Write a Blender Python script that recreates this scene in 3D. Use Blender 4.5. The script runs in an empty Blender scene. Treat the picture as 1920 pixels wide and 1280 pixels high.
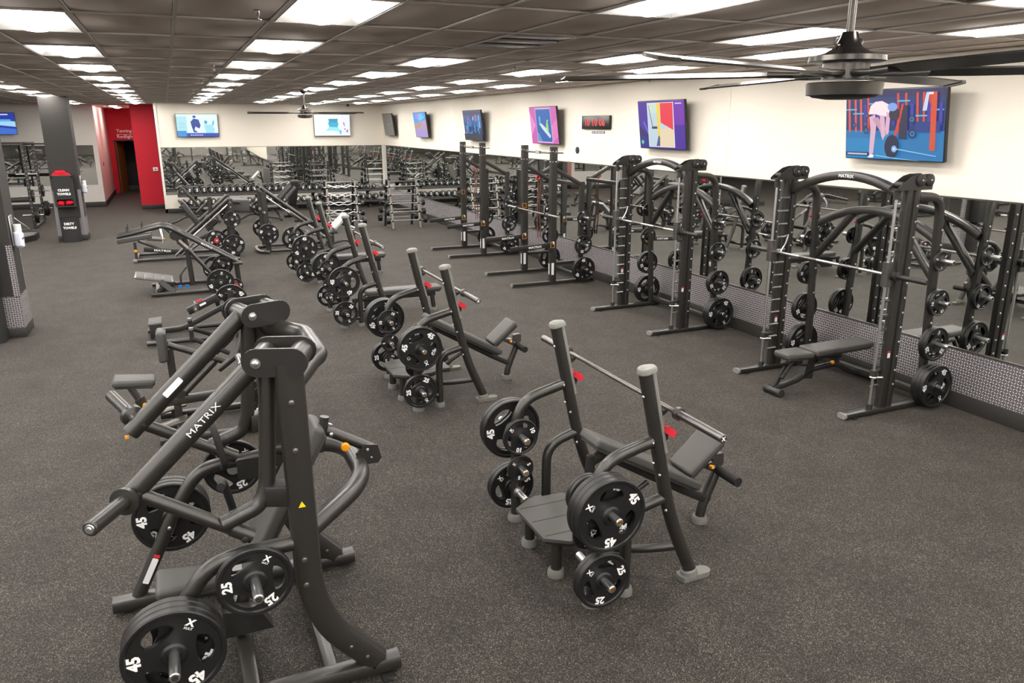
import bpy, math, random
from mathutils import Vector, Matrix
random.seed(7)
PI = math.pi
V = Vector

# ------------------------------------------------------------------ camera, world, exposure
scn = bpy.context.scene
COL = scn.collection
FPX, YAW, PITCH, ROLL, CAMH = 1447.4286, 0.408796875, 0.273882335, -0.001263882, 2.86
fwd = V((math.sin(YAW)*math.cos(PITCH), math.cos(YAW)*math.cos(PITCH), -math.sin(PITCH)))
rgt = V((math.cos(YAW), -math.sin(YAW), 0)); upv = rgt.cross(fwd)
r2 = rgt*math.cos(ROLL) + upv*math.sin(ROLL); u2 = -rgt*math.sin(ROLL) + upv*math.cos(ROLL)
cam_d = bpy.data.cameras.new('camera'); cam = bpy.data.objects.new('camera', cam_d); COL.objects.link(cam)
cam.matrix_world = Matrix(((r2.x, u2.x, -fwd.x, 0), (r2.y, u2.y, -fwd.y, 0), (r2.z, u2.z, -fwd.z, CAMH), (0, 0, 0, 1)))
cam_d.sensor_width = 36; cam_d.lens = FPX/1920*36; cam_d.clip_start = .05; cam_d.clip_end = 200
scn.camera = cam
world = bpy.data.worlds.new('world'); scn.world = world; world.use_nodes = True
world.node_tree.nodes['Background'].inputs[0].default_value = (.5, .5, .5, 1)
world.node_tree.nodes['Background'].inputs[1].default_value = .02
scn.view_settings.view_transform = 'Standard'; scn.view_settings.look = 'None'
scn.view_settings.exposure = 0.43; scn.view_settings.gamma = 1; scn.view_settings.use_curve_mapping = False
LAMP = 27.0          # radiance of the ceiling lamps
try:
    scn.cycles.use_light_tree = True; scn.cycles.max_bounces = 8; scn.cycles.diffuse_bounces = 4
    scn.cycles.glossy_bounces = 4; scn.cycles.sample_clamp_indirect = 6; scn.cycles.use_denoising = True
    scn.cycles.caustics_reflective = False
except Exception: pass

def view_px(p):
    d = V(p) - V((0, 0, CAMH)); z = d.dot(fwd)
    if z < .05: return None
    return 960 + FPX*d.dot(r2)/z, 640 - FPX*d.dot(u2)/z, z

# ------------------------------------------------------------------ materials
def mat(name, col, rough=.5, metal=0., spec=.5, emit=None, es=1., bump=0., bscale=300., var=0., vscale=8.):
    m = bpy.data.materials.new(name); m.use_nodes = True; nt = m.node_tree; b = nt.nodes['Principled BSDF']
    b.inputs['Base Color'].default_value = (*col, 1); b.inputs['Roughness'].default_value = rough
    b.inputs['Metallic'].default_value = metal; b.inputs['Specular IOR Level'].default_value = spec
    if emit:
        b.inputs['Emission Color'].default_value = (*emit, 1); b.inputs['Emission Strength'].default_value = es
    tc = nt.nodes.new('ShaderNodeTexCoord')
    if bump:
        n = nt.nodes.new('ShaderNodeTexNoise'); n.inputs['Scale'].default_value = bscale; n.inputs['Detail'].default_value = 2
        bp = nt.nodes.new('ShaderNodeBump'); bp.inputs['Strength'].default_value = bump; bp.inputs['Distance'].default_value = .002
        nt.links.new(tc.outputs['Object'], n.inputs['Vector']); nt.links.new(n.outputs['Fac'], bp.inputs['Height'])
        nt.links.new(bp.outputs['Normal'], b.inputs['Normal'])
    if var:
        n = nt.nodes.new('ShaderNodeTexNoise'); n.inputs['Scale'].default_value = vscale; n.inputs['Detail'].default_value = 3
        mx = nt.nodes.new('ShaderNodeMix'); mx.data_type = 'RGBA'
        mx.inputs['A'].default_value = (*[c*(1-var) for c in col], 1); mx.inputs['B'].default_value = (*[min(1, c*(1+var)) for c in col], 1)
        nt.links.new(tc.outputs['Object'], n.inputs['Vector']); nt.links.new(n.outputs['Fac'], mx.inputs['Factor'])
        nt.links.new(mx.outputs['Result'], b.inputs['Base Color'])
    return m

M = {}
M['steel'] = mat('powder_coated_steel', (.023, .021, .0185), .36, .25, .95, var=.05, vscale=3)
M['steel_flat'] = mat('black_steel', (.022, .021, .020), .42, .2, .5, var=.05)
M['grey_cap'] = mat('grey_plastic', (.21, .21, .195), .45, 0, .5, var=.06)
M['foot'] = mat('grey_rubber_foot', (.145, .145, .13), .6, 0, .4, var=.08)
M['plate'] = mat('black_urethane', (.0085, .0085, .0088), .42, 0, .45, bump=.1, bscale=500, var=.15)
M['rubber'] = mat('black_rubber', (.018, .018, .018), .6, 0, .4, var=.12)
M['grip'] = mat('black_grip', (.012, .012, .012), .7, 0, .3, bump=.4, bscale=400)
M['chrome'] = mat('chrome', (.66, .66, .66), .30, 1, .5, var=.05)
M['dchrome'] = mat('dark_chrome', (.19, .18, .175), .36, 1, .5, var=.05)
M['white'] = mat('white_print', (.86, .86, .86), .6, 0, .3, var=.03)
M['label'] = mat('white_sticker', (.80, .80, .80), .5, 0, .4, var=.03)
M['pad'] = mat('charcoal_vinyl', (.062, .060, .056), .5, 0, .4, bump=.25, bscale=600, var=.08)
M['padside'] = mat('dark_vinyl', (.032, .032, .031), .55, 0, .4, bump=.25, bscale=600, var=.08)
M['lightpad'] = mat('pale_vinyl', (.42, .44, .46), .4, 0, .5, bump=.2, bscale=600, var=.05)
M['orange'] = mat('orange_plastic', (.85, .32, .01), .4, 0, .5, var=.05)
M['yellow'] = mat('yellow_sticker', (.85, .60, .01), .5, 0, .4, var=.04)
M['red'] = mat('red_plastic', (.62, .02, .035), .45, 0, .5, var=.08)
M['towel'] = mat('red_towel', (.55, .012, .025), .95, 0, .1, bump=.8, bscale=250, var=.25, vscale=30)
M['blue'] = mat('blue_plastic', (.01, .15, .5), .4, var=.05)
M['brass'] = mat('copper_end_ring', (.65, .33, .10), .3, 1, var=.05)
M['wall'] = mat('cream_wall_paint', (.80, .745, .655), .65, 0, .25, bump=.1, bscale=200, var=.015, vscale=1.5)
M['wallwhite'] = mat('white_wall_panel', (.76, .74, .69), .5, 0, .4, var=.02, vscale=2)
M['greywall'] = mat('grey_far_wall_paint', (.27, .26, .24), .6, 0, .3, var=.03)
M['redwall'] = mat('red_wall_paint', (.58, .014, .032), .6, 0, .3, bump=.1, bscale=200, var=.03)
M['base'] = mat('black_baseboard', (.030, .028, .026), .5, 0, .4, var=.08)
M['pillar'] = mat('charcoal_pillar_paint', (.030, .028, .026), .6, 0, .3, bump=.1, bscale=200, var=.03)
M['tile'] = mat('taupe_ceiling_tile', (.64, .555, .49), .9, 0, .1, bump=.5, bscale=260, var=.05, vscale=5)
M['grid'] = mat('ceiling_grid_enamel', (.80, .77, .73), .5, 0, .4, var=.03)
M['pan'] = mat('lamp_pan_enamel', (.42, .41, .40), .5, 0, .4, var=.02)
M['lamp'] = mat('lamp_diffuser', (.9, .9, .9), .5, 0, .3, emit=(1.0, .955, .90), es=LAMP)
M['mirror'] = mat('mirror_glass', (.90, .92, .89), .015, 1, .5)
M['tvframe'] = mat('tv_black', (.012, .012, .012), .35, 0, .5, var=.05)
M['tvgrey'] = mat('switched_off_screen', (.11, .11, .11), .3, 0, .5, var=.05)
M['led'] = mat('red_led_digits', (.1, 0, 0), .5, emit=(1, .03, .04), es=.9)
M['wood'] = mat('door_wood', (.28, .12, .035), .45, 0, .4, var=.2, vscale=14)
M['dark'] = mat('dark_room_paint', (.045, .045, .042), .8, var=.05)
M['bag'] = mat('white_plastic_bag', (.72, .72, .85), .35, 0, .5, var=.05)
M['fanmetal'] = mat('dark_brushed_fan_metal', (.085, .078, .070), .30, .7, var=.05)
M['silver'] = mat('brushed_fan_metal', (.17, .155, .14), .3, .8, var=.05)
M['fanblack'] = mat('dark_fan_metal', (.035, .032, .030), .22, .75, .5, var=.05)
M['smoke'] = mat('smoked_vent_plastic', (.34, .33, .32), .30, .3, .5, var=.3, vscale=6)
M['band'] = mat('brown_rubber_band', (.10, .022, .014), .6, var=.15)
M['paint'] = None
def paint_mat():
    m = bpy.data.materials.new('screen_picture'); m.use_nodes = True; nt = m.node_tree
    b = nt.nodes['Principled BSDF']; a = nt.nodes.new('ShaderNodeAttribute'); a.attribute_name = 'picture'
    nt.links.new(a.outputs['Color'], b.inputs['Emission Color']); b.inputs['Emission Strength'].default_value = .78
    b.inputs['Base Color'].default_value = (.02, .02, .02, 1); b.inputs['Roughness'].default_value = .4
    return m
M['paint'] = paint_mat()

def diamond_mat(cell=.030, axis='Y'):
    m = bpy.data.materials.new('diamond_plate_metal'); m.use_nodes = True; nt = m.node_tree; N = nt.nodes; L = nt.links
    b = N['Principled BSDF']; tc = N.new('ShaderNodeTexCoord'); sp = N.new('ShaderNodeSeparateXYZ'); L.new(tc.outputs['Object'], sp.inputs[0])
    def mth(op, a, bb=None, c=None):
        n = N.new('ShaderNodeMath'); n.operation = op
        for i, q in enumerate((a, bb, c)):
            if q is None: continue
            if isinstance(q, (int, float)): n.inputs[i].default_value = q
            else: L.new(q, n.inputs[i])
        return n.outputs[0]
    s = mth('ADD', sp.outputs['X'], sp.outputs['Y'])
    u = mth('DIVIDE', s, cell); v = mth('DIVIDE', sp.outputs['Z'], cell)
    fu = mth('SUBTRACT', mth('FRACT', u), .5); fv = mth('SUBTRACT', mth('FRACT', v), .5)
    par = mth('PINGPONG', mth('ADD', mth('FLOOR', u), mth('FLOOR', v)), 1)
    sg = mth('SUBTRACT', mth('MULTIPLY', par, 2), 1)
    a_ = mth('MULTIPLY', mth('ADD', fu, mth('MULTIPLY', sg, fv)), .707)
    b_ = mth('MULTIPLY', mth('SUBTRACT', fv, mth('MULTIPLY', sg, fu)), .707)
    d = mth('ADD', mth('POWER', mth('DIVIDE', a_, .42), 2), mth('POWER', mth('DIVIDE', b_, .13), 2))
    mk = mth('SUBTRACT', 1, d); mk = mth('MAXIMUM', mk, 0); mk2 = mth('MINIMUM', mth('MULTIPLY', mk, 3), 1)
    bp = N.new('ShaderNodeBump'); bp.inputs['Strength'].default_value = .9; bp.inputs['Distance'].default_value = .004
    L.new(mk2, bp.inputs['Height']); L.new(bp.outputs['Normal'], b.inputs['Normal'])
    mx = N.new('ShaderNodeMix'); mx.data_type = 'RGBA'; mx.inputs['A'].default_value = (.24, .22, .25, 1); mx.inputs['B'].default_value = (.95, .93, .90, 1)
    L.new(mk2, mx.inputs['Factor']); L.new(mx.outputs['Result'], b.inputs['Base Color'])
    r = N.new('ShaderNodeMapRange'); L.new(mk2, r.inputs['Value']); r.inputs['To Min'].default_value = .25; r.inputs['To Max'].default_value = .5
    L.new(r.outputs[0], b.inputs['Roughness']); b.inputs['Metallic'].default_value = .55
    return m
M['diamond'] = diamond_mat()

def carpet_mat():
    m = bpy.data.materials.new('speckled_dark_carpet'); m.use_nodes = True; nt = m.node_tree; N = nt.nodes; L = nt.links
    b = N['Principled BSDF']; tc = N.new('ShaderNodeTexCoord')
    def vor(sc, stops):
        v = N.new('ShaderNodeTexVoronoi'); v.inputs['Scale'].default_value = sc; L.new(tc.outputs['Object'], v.inputs['Vector'])
        x = N.new('ShaderNodeSeparateColor'); L.new(v.outputs['Color'], x.inputs[0])
        cr = N.new('ShaderNodeValToRGB'); e = cr.color_ramp.elements
        e[0].position, e[0].color = stops[0][0], (*stops[0][1], 1); e[1].position, e[1].color = stops[-1][0], (*stops[-1][1], 1)
        for q, c in stops[1:-1]: k = e.new(q); k.color = (*c, 1)
        L.new(x.outputs[0], cr.inputs['Fac']); return cr.outputs['Color'], v
    c1, v1 = vor(250, [(0, (.008, .0072, .0062)), (.55, (.017, .0152, .013)), (.80, (.043, .0385, .0325)), (1, (.155, .140, .120))])
    c2, v2 = vor(105, [(0, (.65, .65, .65)), (.6, (.97, .97, .97)), (1, (1.5, 1.5, 1.5))])
    n2 = N.new('ShaderNodeTexNoise'); n2.inputs['Scale'].default_value = 2.2; n2.inputs['Detail'].default_value = 5; n2.inputs['Roughness'].default_value = .65
    L.new(tc.outputs['Object'], n2.inputs['Vector'])
    c3 = N.new('ShaderNodeValToRGB'); c3.color_ramp.elements[0].color = (.78, .78, .78, 1); c3.color_ramp.elements[1].color = (1.22, 1.21, 1.19, 1)
    c3.color_ramp.elements[0].position = .35; c3.color_ramp.elements[1].position = .65; L.new(n2.outputs['Fac'], c3.inputs['Fac'])
    def mul(a, bb):
        mx = N.new('ShaderNodeMix'); mx.data_type = 'RGBA'; mx.blend_type = 'MULTIPLY'; mx.inputs['Factor'].default_value = 1
        L.new(a, mx.inputs['A']); L.new(bb, mx.inputs['B']); return mx.outputs['Result']
    L.new(mul(mul(c1, c2), c3.outputs['Color']), b.inputs['Base Color'])
    b.inputs['Roughness'].default_value = .8; b.inputs['Specular IOR Level'].default_value = .25
    b.inputs['Sheen Weight'].default_value = .085; b.inputs['Sheen Roughness'].default_value = .38; b.inputs['Sheen Tint'].default_value = (1, .90, .80, 1)
    n3 = N.new('ShaderNodeTexNoise'); n3.inputs['Scale'].default_value = 420; n3.inputs['Detail'].default_value = 1; L.new(tc.outputs['Object'], n3.inputs['Vector'])
    bp = N.new('ShaderNodeBump'); bp.inputs['Strength'].default_value = .5; bp.inputs['Distance'].default_value = .003
    L.new(n3.outputs['Fac'], bp.inputs['Height']); L.new(bp.outputs['Normal'], b.inputs['Normal'])
    return m
M['carpet'] = carpet_mat()

# ------------------------------------------------------------------ mesh builder
class MB:
    def __init__(s): s.v = []; s.f = []; s.c = None; s.m = []; s.cur = 0; s.mats = None
    def add(s, vs, fs):
        o = len(s.v); s.v.extend([tuple(x) for x in vs]); s.f.extend([tuple(i+o for i in f) for f in fs]); s.m.extend([s.cur]*len(fs)); return s
    def box(s, c, size, rot=None, ch=0.):
        hx, hy, hz = [q/2 for q in size]; c = V(c)
        if ch <= 0:
            vs = [V((x*hx, y*hy, z*hz)) for z in (-1, 1) for y in (-1, 1) for x in (-1, 1)]
            fs = [(0, 2, 3, 1), (4, 5, 7, 6), (0, 1, 5, 4), (2, 6, 7, 3), (0, 4, 6, 2), (1, 3, 7, 5)]
        else:
            return s.rbox(c, size, ch, 1, rot)
        if rot: vs = [rot @ q for q in vs]
        return s.add([q + c for q in vs], fs)
    def rbox(s, c, size, r, seg=2, rot=None, fn=None):
        # box with rounded edges: each face a grid whose rim wraps the rounding
        c = V(c); h = [q/2 for q in size]; r = min(r, *[q*.999 for q in h]); key = {}; vs = []; fs = []
        def co(k, hh):
            a = []
            for i in range(seg+1): a.append(-hh + r - r*math.tan((1-i/seg)*PI/4) if seg > 0 else -hh)
            return a
        ticks = []
        for k in range(3):
            a = [-1 + i/seg for i in range(seg+1)]
            ticks.append(([('l', q) for q in a] + [('h', 1+q) for q in a]))
        def pos(p):  # p: three (side, t) ; t in -1..0 at low edge, 0..1 at high edge
            core = []; off = []
            for k in range(3):
                sd, t = p[k]
                core.append((-h[k]+r) if sd == 'l' else (h[k]-r)); off.append(math.tan(t*PI/4))
            o = V(off)
            if o.length > 1e-9: o = o.normalized()*r
            return V(core)+o
        def vid(p):
            q = pos(p); kk = tuple(round(x, 6) for x in q)
            if kk not in key: key[kk] = len(vs); vs.append(q)
            return key[kk]
        for k in range(3):
            a, b_ = (k+1) % 3, (k+2) % 3
            for sd, t in (('l', -1), ('h', 1)):
                for i in range(len(ticks[a])-1):
                    for j in range(len(ticks[b_])-1):
                        q = []
                        for (ii, jj) in ((i, j), (i+1, j), (i+1, j+1), (i, j+1)):
                            p = [None]*3; p[k] = (sd, t); p[a] = ticks[a][ii]; p[b_] = ticks[b_][jj]; q.append(vid(p))
                        if sd == 'l': q.reverse()
                        u = []
                        for x in q:
                            if x not in u: u.append(x)
                        if len(u) > 2: fs.append(tuple(u))
        if fn: vs = [fn(q) for q in vs]
        if rot: vs = [rot @ q for q in vs]
        return s.add([q + c for q in vs], fs)
    def path(s, pts, fil, seg=5):
        pts = [V(p) for p in pts]
        if fil <= 0 or len(pts) < 3: return pts
        out = [pts[0]]
        for i in range(1, len(pts)-1):
            a, b, c = pts[i-1], pts[i], pts[i+1]; d1 = (a-b); d2 = (c-b)
            l = min(fil, d1.length*.48, d2.length*.48); d1.normalize(); d2.normalize()
            p0 = b + d1*l; p2 = b + d2*l
            for k in range(seg+1):
                t = k/seg; out.append(p0*(1-t)**2 + b*2*t*(1-t) + p2*t*t)
        out.append(pts[-1]); return out
    def sweep(s, pts, sec, hint=None, caps=True):
        n = len(pts); T = []
        for i in range(n):
            a = pts[max(0, i-1)]; b = pts[min(n-1, i+1)]; t = (b-a); T.append(t.normalized() if t.length > 1e-9 else V((0, 0, 1)))
        h = V(hint) if hint is not None else (V((0, 0, 1)) if abs(T[0].z) < .9 else V((1, 0, 0)))
        N = (h - T[0]*h.dot(T[0])).normalized(); vs = []; k = len(sec)
        for i in range(n):
            if i: N = N - T[i]*N.dot(T[i]); N.normalize()
            B = T[i].cross(N)
            # widen the section at a sharp corner so that it keeps its size
            vs += [pts[i] + B*x + N*y for x, y in sec]
        fs = []
        for i in range(n-1):
            for j in range(k):
                j2 = (j+1) % k; fs.append((i*k+j, i*k+j2, (i+1)*k+j2, (i+1)*k+j))
        if caps: fs.append(tuple(reversed(range(k)))); fs.append(tuple((n-1)*k+j for j in range(k)))
        return s.add(vs, fs)
    def tube(s, pts, r, fil=0., n=12, seg=5, flat=1., hint=None):
        sec = [(r*flat*math.cos(2*PI*j/n), r*math.sin(2*PI*j/n)) for j in range(n)]
        return s.sweep(s.path(pts, fil, seg), sec, hint)
    def bar(s, pts, w, h, fil=0., r=None, hint=None, seg=5):
        # rounded rectangular section: h along the hint direction, w across it
        r = min(w, h)*.18 if r is None else r; sec = []
        for cx, cy, a0 in ((w/2-r, h/2-r, 0), (-w/2+r, h/2-r, PI/2), (-w/2+r, -h/2+r, PI), (w/2-r, -h/2+r, 1.5*PI)):
            for q in range(3): a = a0 + q*PI/4; sec.append((cx+r*math.cos(a), cy+r*math.sin(a)))
        return s.sweep(s.path(pts, fil, seg), sec, hint)
    def cyl(s, a, b, r, n=16, r2=None): 
        a = V(a); b = V(b); d = (b-a).normalized(); r2 = r if r2 is None else r2
        return s.lathe(a, d, [(0, 0), (0, r), ((b-a).length, r2), ((b-a).length, 0)], n)
    def lathe(s, o, d, prof, n=20):
        o = V(o); d = V(d).normalized(); h = V((0, 0, 1)) if abs(d.z) < .9 else V((1, 0, 0)); x = (h - d*h.dot(d)).normalized(); y = d.cross(x)
        vs = []; idx = []
        for t, r in prof:
            if r < 1e-6: idx.append([len(vs)]); vs.append(o + d*t)
            else:
                idx.append([len(vs)+j for j in range(n)]); vs += [o + d*t + (x*math.cos(2*PI*j/n) + y*math.sin(2*PI*j/n))*r for j in range(n)]
        fs = []
        for a, b in zip(idx[:-1], idx[1:]):
            for j in range(n):
                j2 = (j+1) % n
                if len(a) == 1 and len(b) == 1: continue
                if len(a) == 1: fs.append((a[0], b[j2], b[j]))
                elif len(b) == 1: fs.append((a[j], a[j2], b[0]))
                else: fs.append((a[j], a[j2], b[j2], b[j]))
        return s.add(vs, fs)
    def prism(s, outline, mat4, th):
        # outline: 2D points in the xy plane of mat4, thickness th along its z (centred)
        n = len(outline); vs = [mat4 @ V((x, y, -th/2)) for x, y in outline] + [mat4 @ V((x, y, th/2)) for x, y in outline]
        fs = [tuple(reversed(range(n))), tuple(range(n, 2*n))] + [(i, (i+1) % n, n+(i+1) % n, n+i) for i in range(n)]
        return s.add(vs, fs)
    def mesh(s, name, mats, smooth=True):
        me = bpy.data.meshes.new(name); me.from_pydata(s.v, [], s.f)
        for m in (mats if isinstance(mats, (list, tuple)) else [mats]): me.materials.append(m)
        if any(s.m): me.polygons.foreach_set('material_index', s.m)
        if smooth and len(s.f):
            me.polygons.foreach_set('use_smooth', [True]*len(s.f)); me.set_sharp_from_angle(angle=math.radians(38))
        me.update(); return me

def stadium(w, h, n=8):
    r = h/2; o = []
    for k in range(n+1): a = -PI/2 + PI*k/n; o.append((w/2-r + r*math.cos(a), r*math.sin(a)))
    for k in range(n+1): a = PI/2 + PI*k/n; o.append((-w/2+r + r*math.cos(a), r*math.sin(a)))
    return o
def rrect(w, h, r, n=4):
    o = []
    for cx, cy, a0 in ((w/2-r, h/2-r, 0), (-w/2+r, h/2-r, PI/2), (-w/2+r, -h/2+r, PI), (w/2-r, -h/2+r, 1.5*PI)):
        for q in range(n+1): a = a0+q*PI/2/n; o.append((cx+r*math.cos(a), cy+r*math.sin(a)))
    return o
def basis(o, x, y, z):
    x, y, z = V(x).normalized(), V(y).normalized(), V(z).normalized()
    return Matrix(((x.x, y.x, z.x, o[0]), (x.y, y.y, z.y, o[1]), (x.z, y.z, z.z, o[2]), (0, 0, 0, 1)))
def ry(a): return Matrix.Rotation(a, 3, 'Y')
def rx(a): return Matrix.Rotation(a, 3, 'X')
def rz(a): return Matrix.Rotation(a, 3, 'Z')

def link(name, data, parent=None, label=None, cat=None, group=None, kind=None, loc=None, rot=None):
    o = bpy.data.objects.new(name, data); COL.objects.link(o)
    if parent: o.parent = parent
    if label: o['label'] = label
    if cat: o['category'] = cat
    if group: o['group'] = group
    if kind: o['kind'] = kind
    if loc is not None: o.location = loc
    if rot is not None: o.rotation_euler = rot
    return o
FINE = {'bolt', 'knurling', 'hole_row', 'grip_pin', 'groove', 'pulley', 'rod_socket', 'lettering', 'frame', 'crossbar'}
def obj(name, mb, m, parent=None, **k):
    if name in FINE: k['kind'] = 'stuff'
    return link(name, mb.mesh(name, m), parent, **k)
def thing(name, label, cat, loc=(0, 0, 0), rotz=0, group=None):
    return link(name, None, None, label, cat, group, None, loc, (0, 0, rotz))
def struct(name, mb, m, parent=None): return obj(name, mb, m, parent, kind=None if parent else 'structure')
def copy_tree(o, parent=None):
    c = o.copy(); COL.objects.link(c); c.parent = parent
    for ch in [x for x in o.children]: copy_tree(ch, c)
    return c

# ---- lettering
_tx = {}
def text_geo(st, bold=.0):
    k = (st, bold)
    if k not in _tx:
        cu = bpy.data.curves.new('t', 'FONT'); cu.body = st; cu.size = 1; cu.resolution_u = 2; cu.offset = bold; cu.align_x = 'CENTER'
        ob = bpy.data.objects.new('t', cu); COL.objects.link(ob); dg = bpy.context.evaluated_depsgraph_get(); dg.update()
        me = bpy.data.meshes.new_from_object(ob.evaluated_get(dg)); vs = [tuple(v.co) for v in me.vertices]; fs = [tuple(p.vertices) for p in me.polygons]
        bpy.data.objects.remove(ob); bpy.data.curves.remove(cu); bpy.data.meshes.remove(me)
        xs = [v[0] for v in vs]; ys = [v[1] for v in vs]; cx = (min(xs)+max(xs))/2; cy = (min(ys)+max(ys))/2; hh = max(ys)-min(ys)
        _tx[k] = ([((x-cx)/hh, (y-cy)/hh) for x, y, _ in vs], fs, (max(xs)-min(xs))/hh)
    return _tx[k]
def put_text(mb, st, mat4, h, bold=.03, w=None):
    vs, fs, asp = text_geo(st, bold); sx = h if w is None else w/asp
    return mb.add([mat4 @ V((x*sx, y*h, 0)) for x, y in vs], fs)
def wrap_text(mb, st, o, along, nrm, r, h, bold=.02, w=None):
    o = V(o); a = V(along).normalized(); n = V(nrm); n = (n - a*n.dot(a)).normalized(); sd = n.cross(a)
    vs, fs, asp = text_geo(st, bold); sx = h if w is None else w/asp; out = []
    for x, y in vs:
        q = y*h/r; out.append(o + a*x*sx + (n*math.cos(q) + sd*math.sin(q))*(r+.0028))
    return mb.add(out, fs)

# ------------------------------------------------------------------ room
CZ = 3.5385; WX = 7.29; BY = 28.6
LX0, FY0 = -14.0, -26.0
def grid_quad(mb, a, b, c, d): mb.add([a, b, c, d], [(0, 1, 2, 3)])
mb = MB(); mb.box(((LX0+WX)/2, (FY0+40)/2, -.05), (WX-LX0+.4, 40-FY0+.4, .1)); struct('floor', mb, M['carpet'])

def wall_with(name, boxes, m):
    mb = MB()
    for c, s in boxes: mb.box(c, s)
    return struct(name, mb, m)
TH = .12
wr = wall_with('wall_right', [((WX+TH/2, (FY0+BY)/2, CZ/2+.1), (TH, BY-FY0+.2, CZ+.2))], M['wall'])
wb = wall_with('wall_back', [(((-.27+WX)/2, BY+TH/2, CZ/2+.1), (WX+.27, TH, CZ+.2))], M['wall'])
wall_with('wall_left', [((LX0-TH/2, (FY0+40)/2, CZ/2+.1), (TH, 40-FY0, CZ+.2))], M['greywall'])
wall_with('wall_front', [((LX0/2+WX/2, FY0-TH/2, CZ/2+.1), (WX-LX0, TH, CZ+.2))], M['greywall'])
# seamed upper wall panels on the right wall (flush sheets with a fine joint)
yy = 9.13 - 1.22*18; k = 0
edges = [-8.0, -3.0, 2.0, 9.13, 15.0, 20.83, 23.3, BY]
pmesh = {}
for a, b in zip(edges[:-1], edges[1:]):
    q = MB(); q.box((0, 0, 0), (.008, b-a-.006, CZ-2.15)); 
    link('wall_panel', q.mesh('wall_panel', M['wall'], False), wr, loc=(WX-.004, (a+b)/2, (CZ+2.15)/2))
# left part of the back: alcove wall, corridor walls
wall_with('wall_side', [(((-9.5-2.27)/2, 32.0+TH/2, CZ/2), (7.23, TH, CZ+.1)), ((-2.27-TH/2, 35.2, CZ/2), (TH, 6.3, CZ+.1)), ((-9.5, 36, CZ/2), (TH, 8, CZ+.1))], M['wallwhite'])
# red wall beside the corridor
rw = wall_with('wall_red', [((-.665, 30.35+.06, CZ/2), (.73, .12, CZ)), ((-1.03+.06, 34.4, CZ/2), (.12, 8.0, CZ))], M['redwall'])
mb = MB(); dx0, dx1, dz = -2.06, -1.22, 2.24; ey = 38.2
mb.box(((-2.27+dx0)/2, ey, CZ/2), (dx0+2.27, .12, CZ)); mb.box(((dx1-1.03)/2, ey, CZ/2), (-1.03-dx1, .12, CZ)); mb.box(((dx0+dx1)/2, ey, (CZ+dz)/2), (dx1-dx0, .12, CZ-dz))
we = struct('wall_end', mb, M['redwall'])
mb = MB(); put_text(mb, 'Tanning', basis((-1.62, ey-.062, 2.60), (1, 0, 0), (0, 0, 1), (0, -1, 0)), .17, .015, .60)
mb.box((-1.60, ey-.062, 2.475), (.66, .003, .014))
put_text(mb, 'Redlight', basis((-1.58, ey-.062, 2.365), (1, 0, 0), (0, 0, 1), (0, -1, 0)), .17, .015, .66)
obj('tanning_sign', mb, M['white'], label='white Tanning and Redlight lettering on red corridor wall over the doorway', cat='sign')
mb = MB(); 
for c, s in (((-2.1, 39.4, 1.7), (.1, 2.4, 3.4)), ((-1.1, 39.4, 1.7), (.1, 2.4, 3.4)), ((-1.6, 40.0, 1.9), (1.1, .1, 3.4))): mb.box(c, s)
struct('wall_tanning_room', mb, M['dark'])
d = thing('door_1', 'brown wooden door standing open inside the dark red-wall doorway', 'door', (dx0+.06, ey+.08, 0), math.radians(72)); d['kind'] = 'structure'
mb = MB(); mb.box((.4, 0, 1.1), (.8, .045, 2.2)); obj('door_leaf', mb, M['wood'], d)
mb = MB(); mb.cyl((.72, -.02, 1.0), (.72, -.09, 1.0), .022, 10); mb.cyl((.72, -.08, 1.0), (.60, -.08, 1.0), .012, 8); obj('door_handle', mb, M['chrome'], d)
mb = MB()
mb.box((dx0+.02, ey-.01, dz/2), (.045, .15, dz)); mb.box((dx1-.02, ey-.01, dz/2), (.045, .15, dz)); mb.box(((dx0+dx1)/2, ey-.01, dz-.02), (dx1-dx0, .15, .045)); obj('trim_1', mb, M['base'], kind='structure')

# baseboards
def baseboard(name, boxes):
    mb = MB()
    for c, s in boxes: mb.box(c, s, ch=.004)
    struct(name, mb, M['base'])
baseboard('baseboard_right', [((WX-.012, (FY0+BY)/2, .085), (.024, BY-FY0, .17))])
baseboard('baseboard_back', [((3.5, BY-.012, .075), (7.55, .024, .15)), ((-.66, 30.33, .075), (.74, .024, .15)), ((-.27+.0, 29.5, .075), (.03, 1.8, .15))])
baseboard('baseboard_side', [((-5.9, 31.985, .09), (7.3, .03, .18)), ((-2.255, 35.1, .09), (.03, 6.2, .18)), ((-1.65, ey-.075, .07), (.01, .01, .14))])

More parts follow.
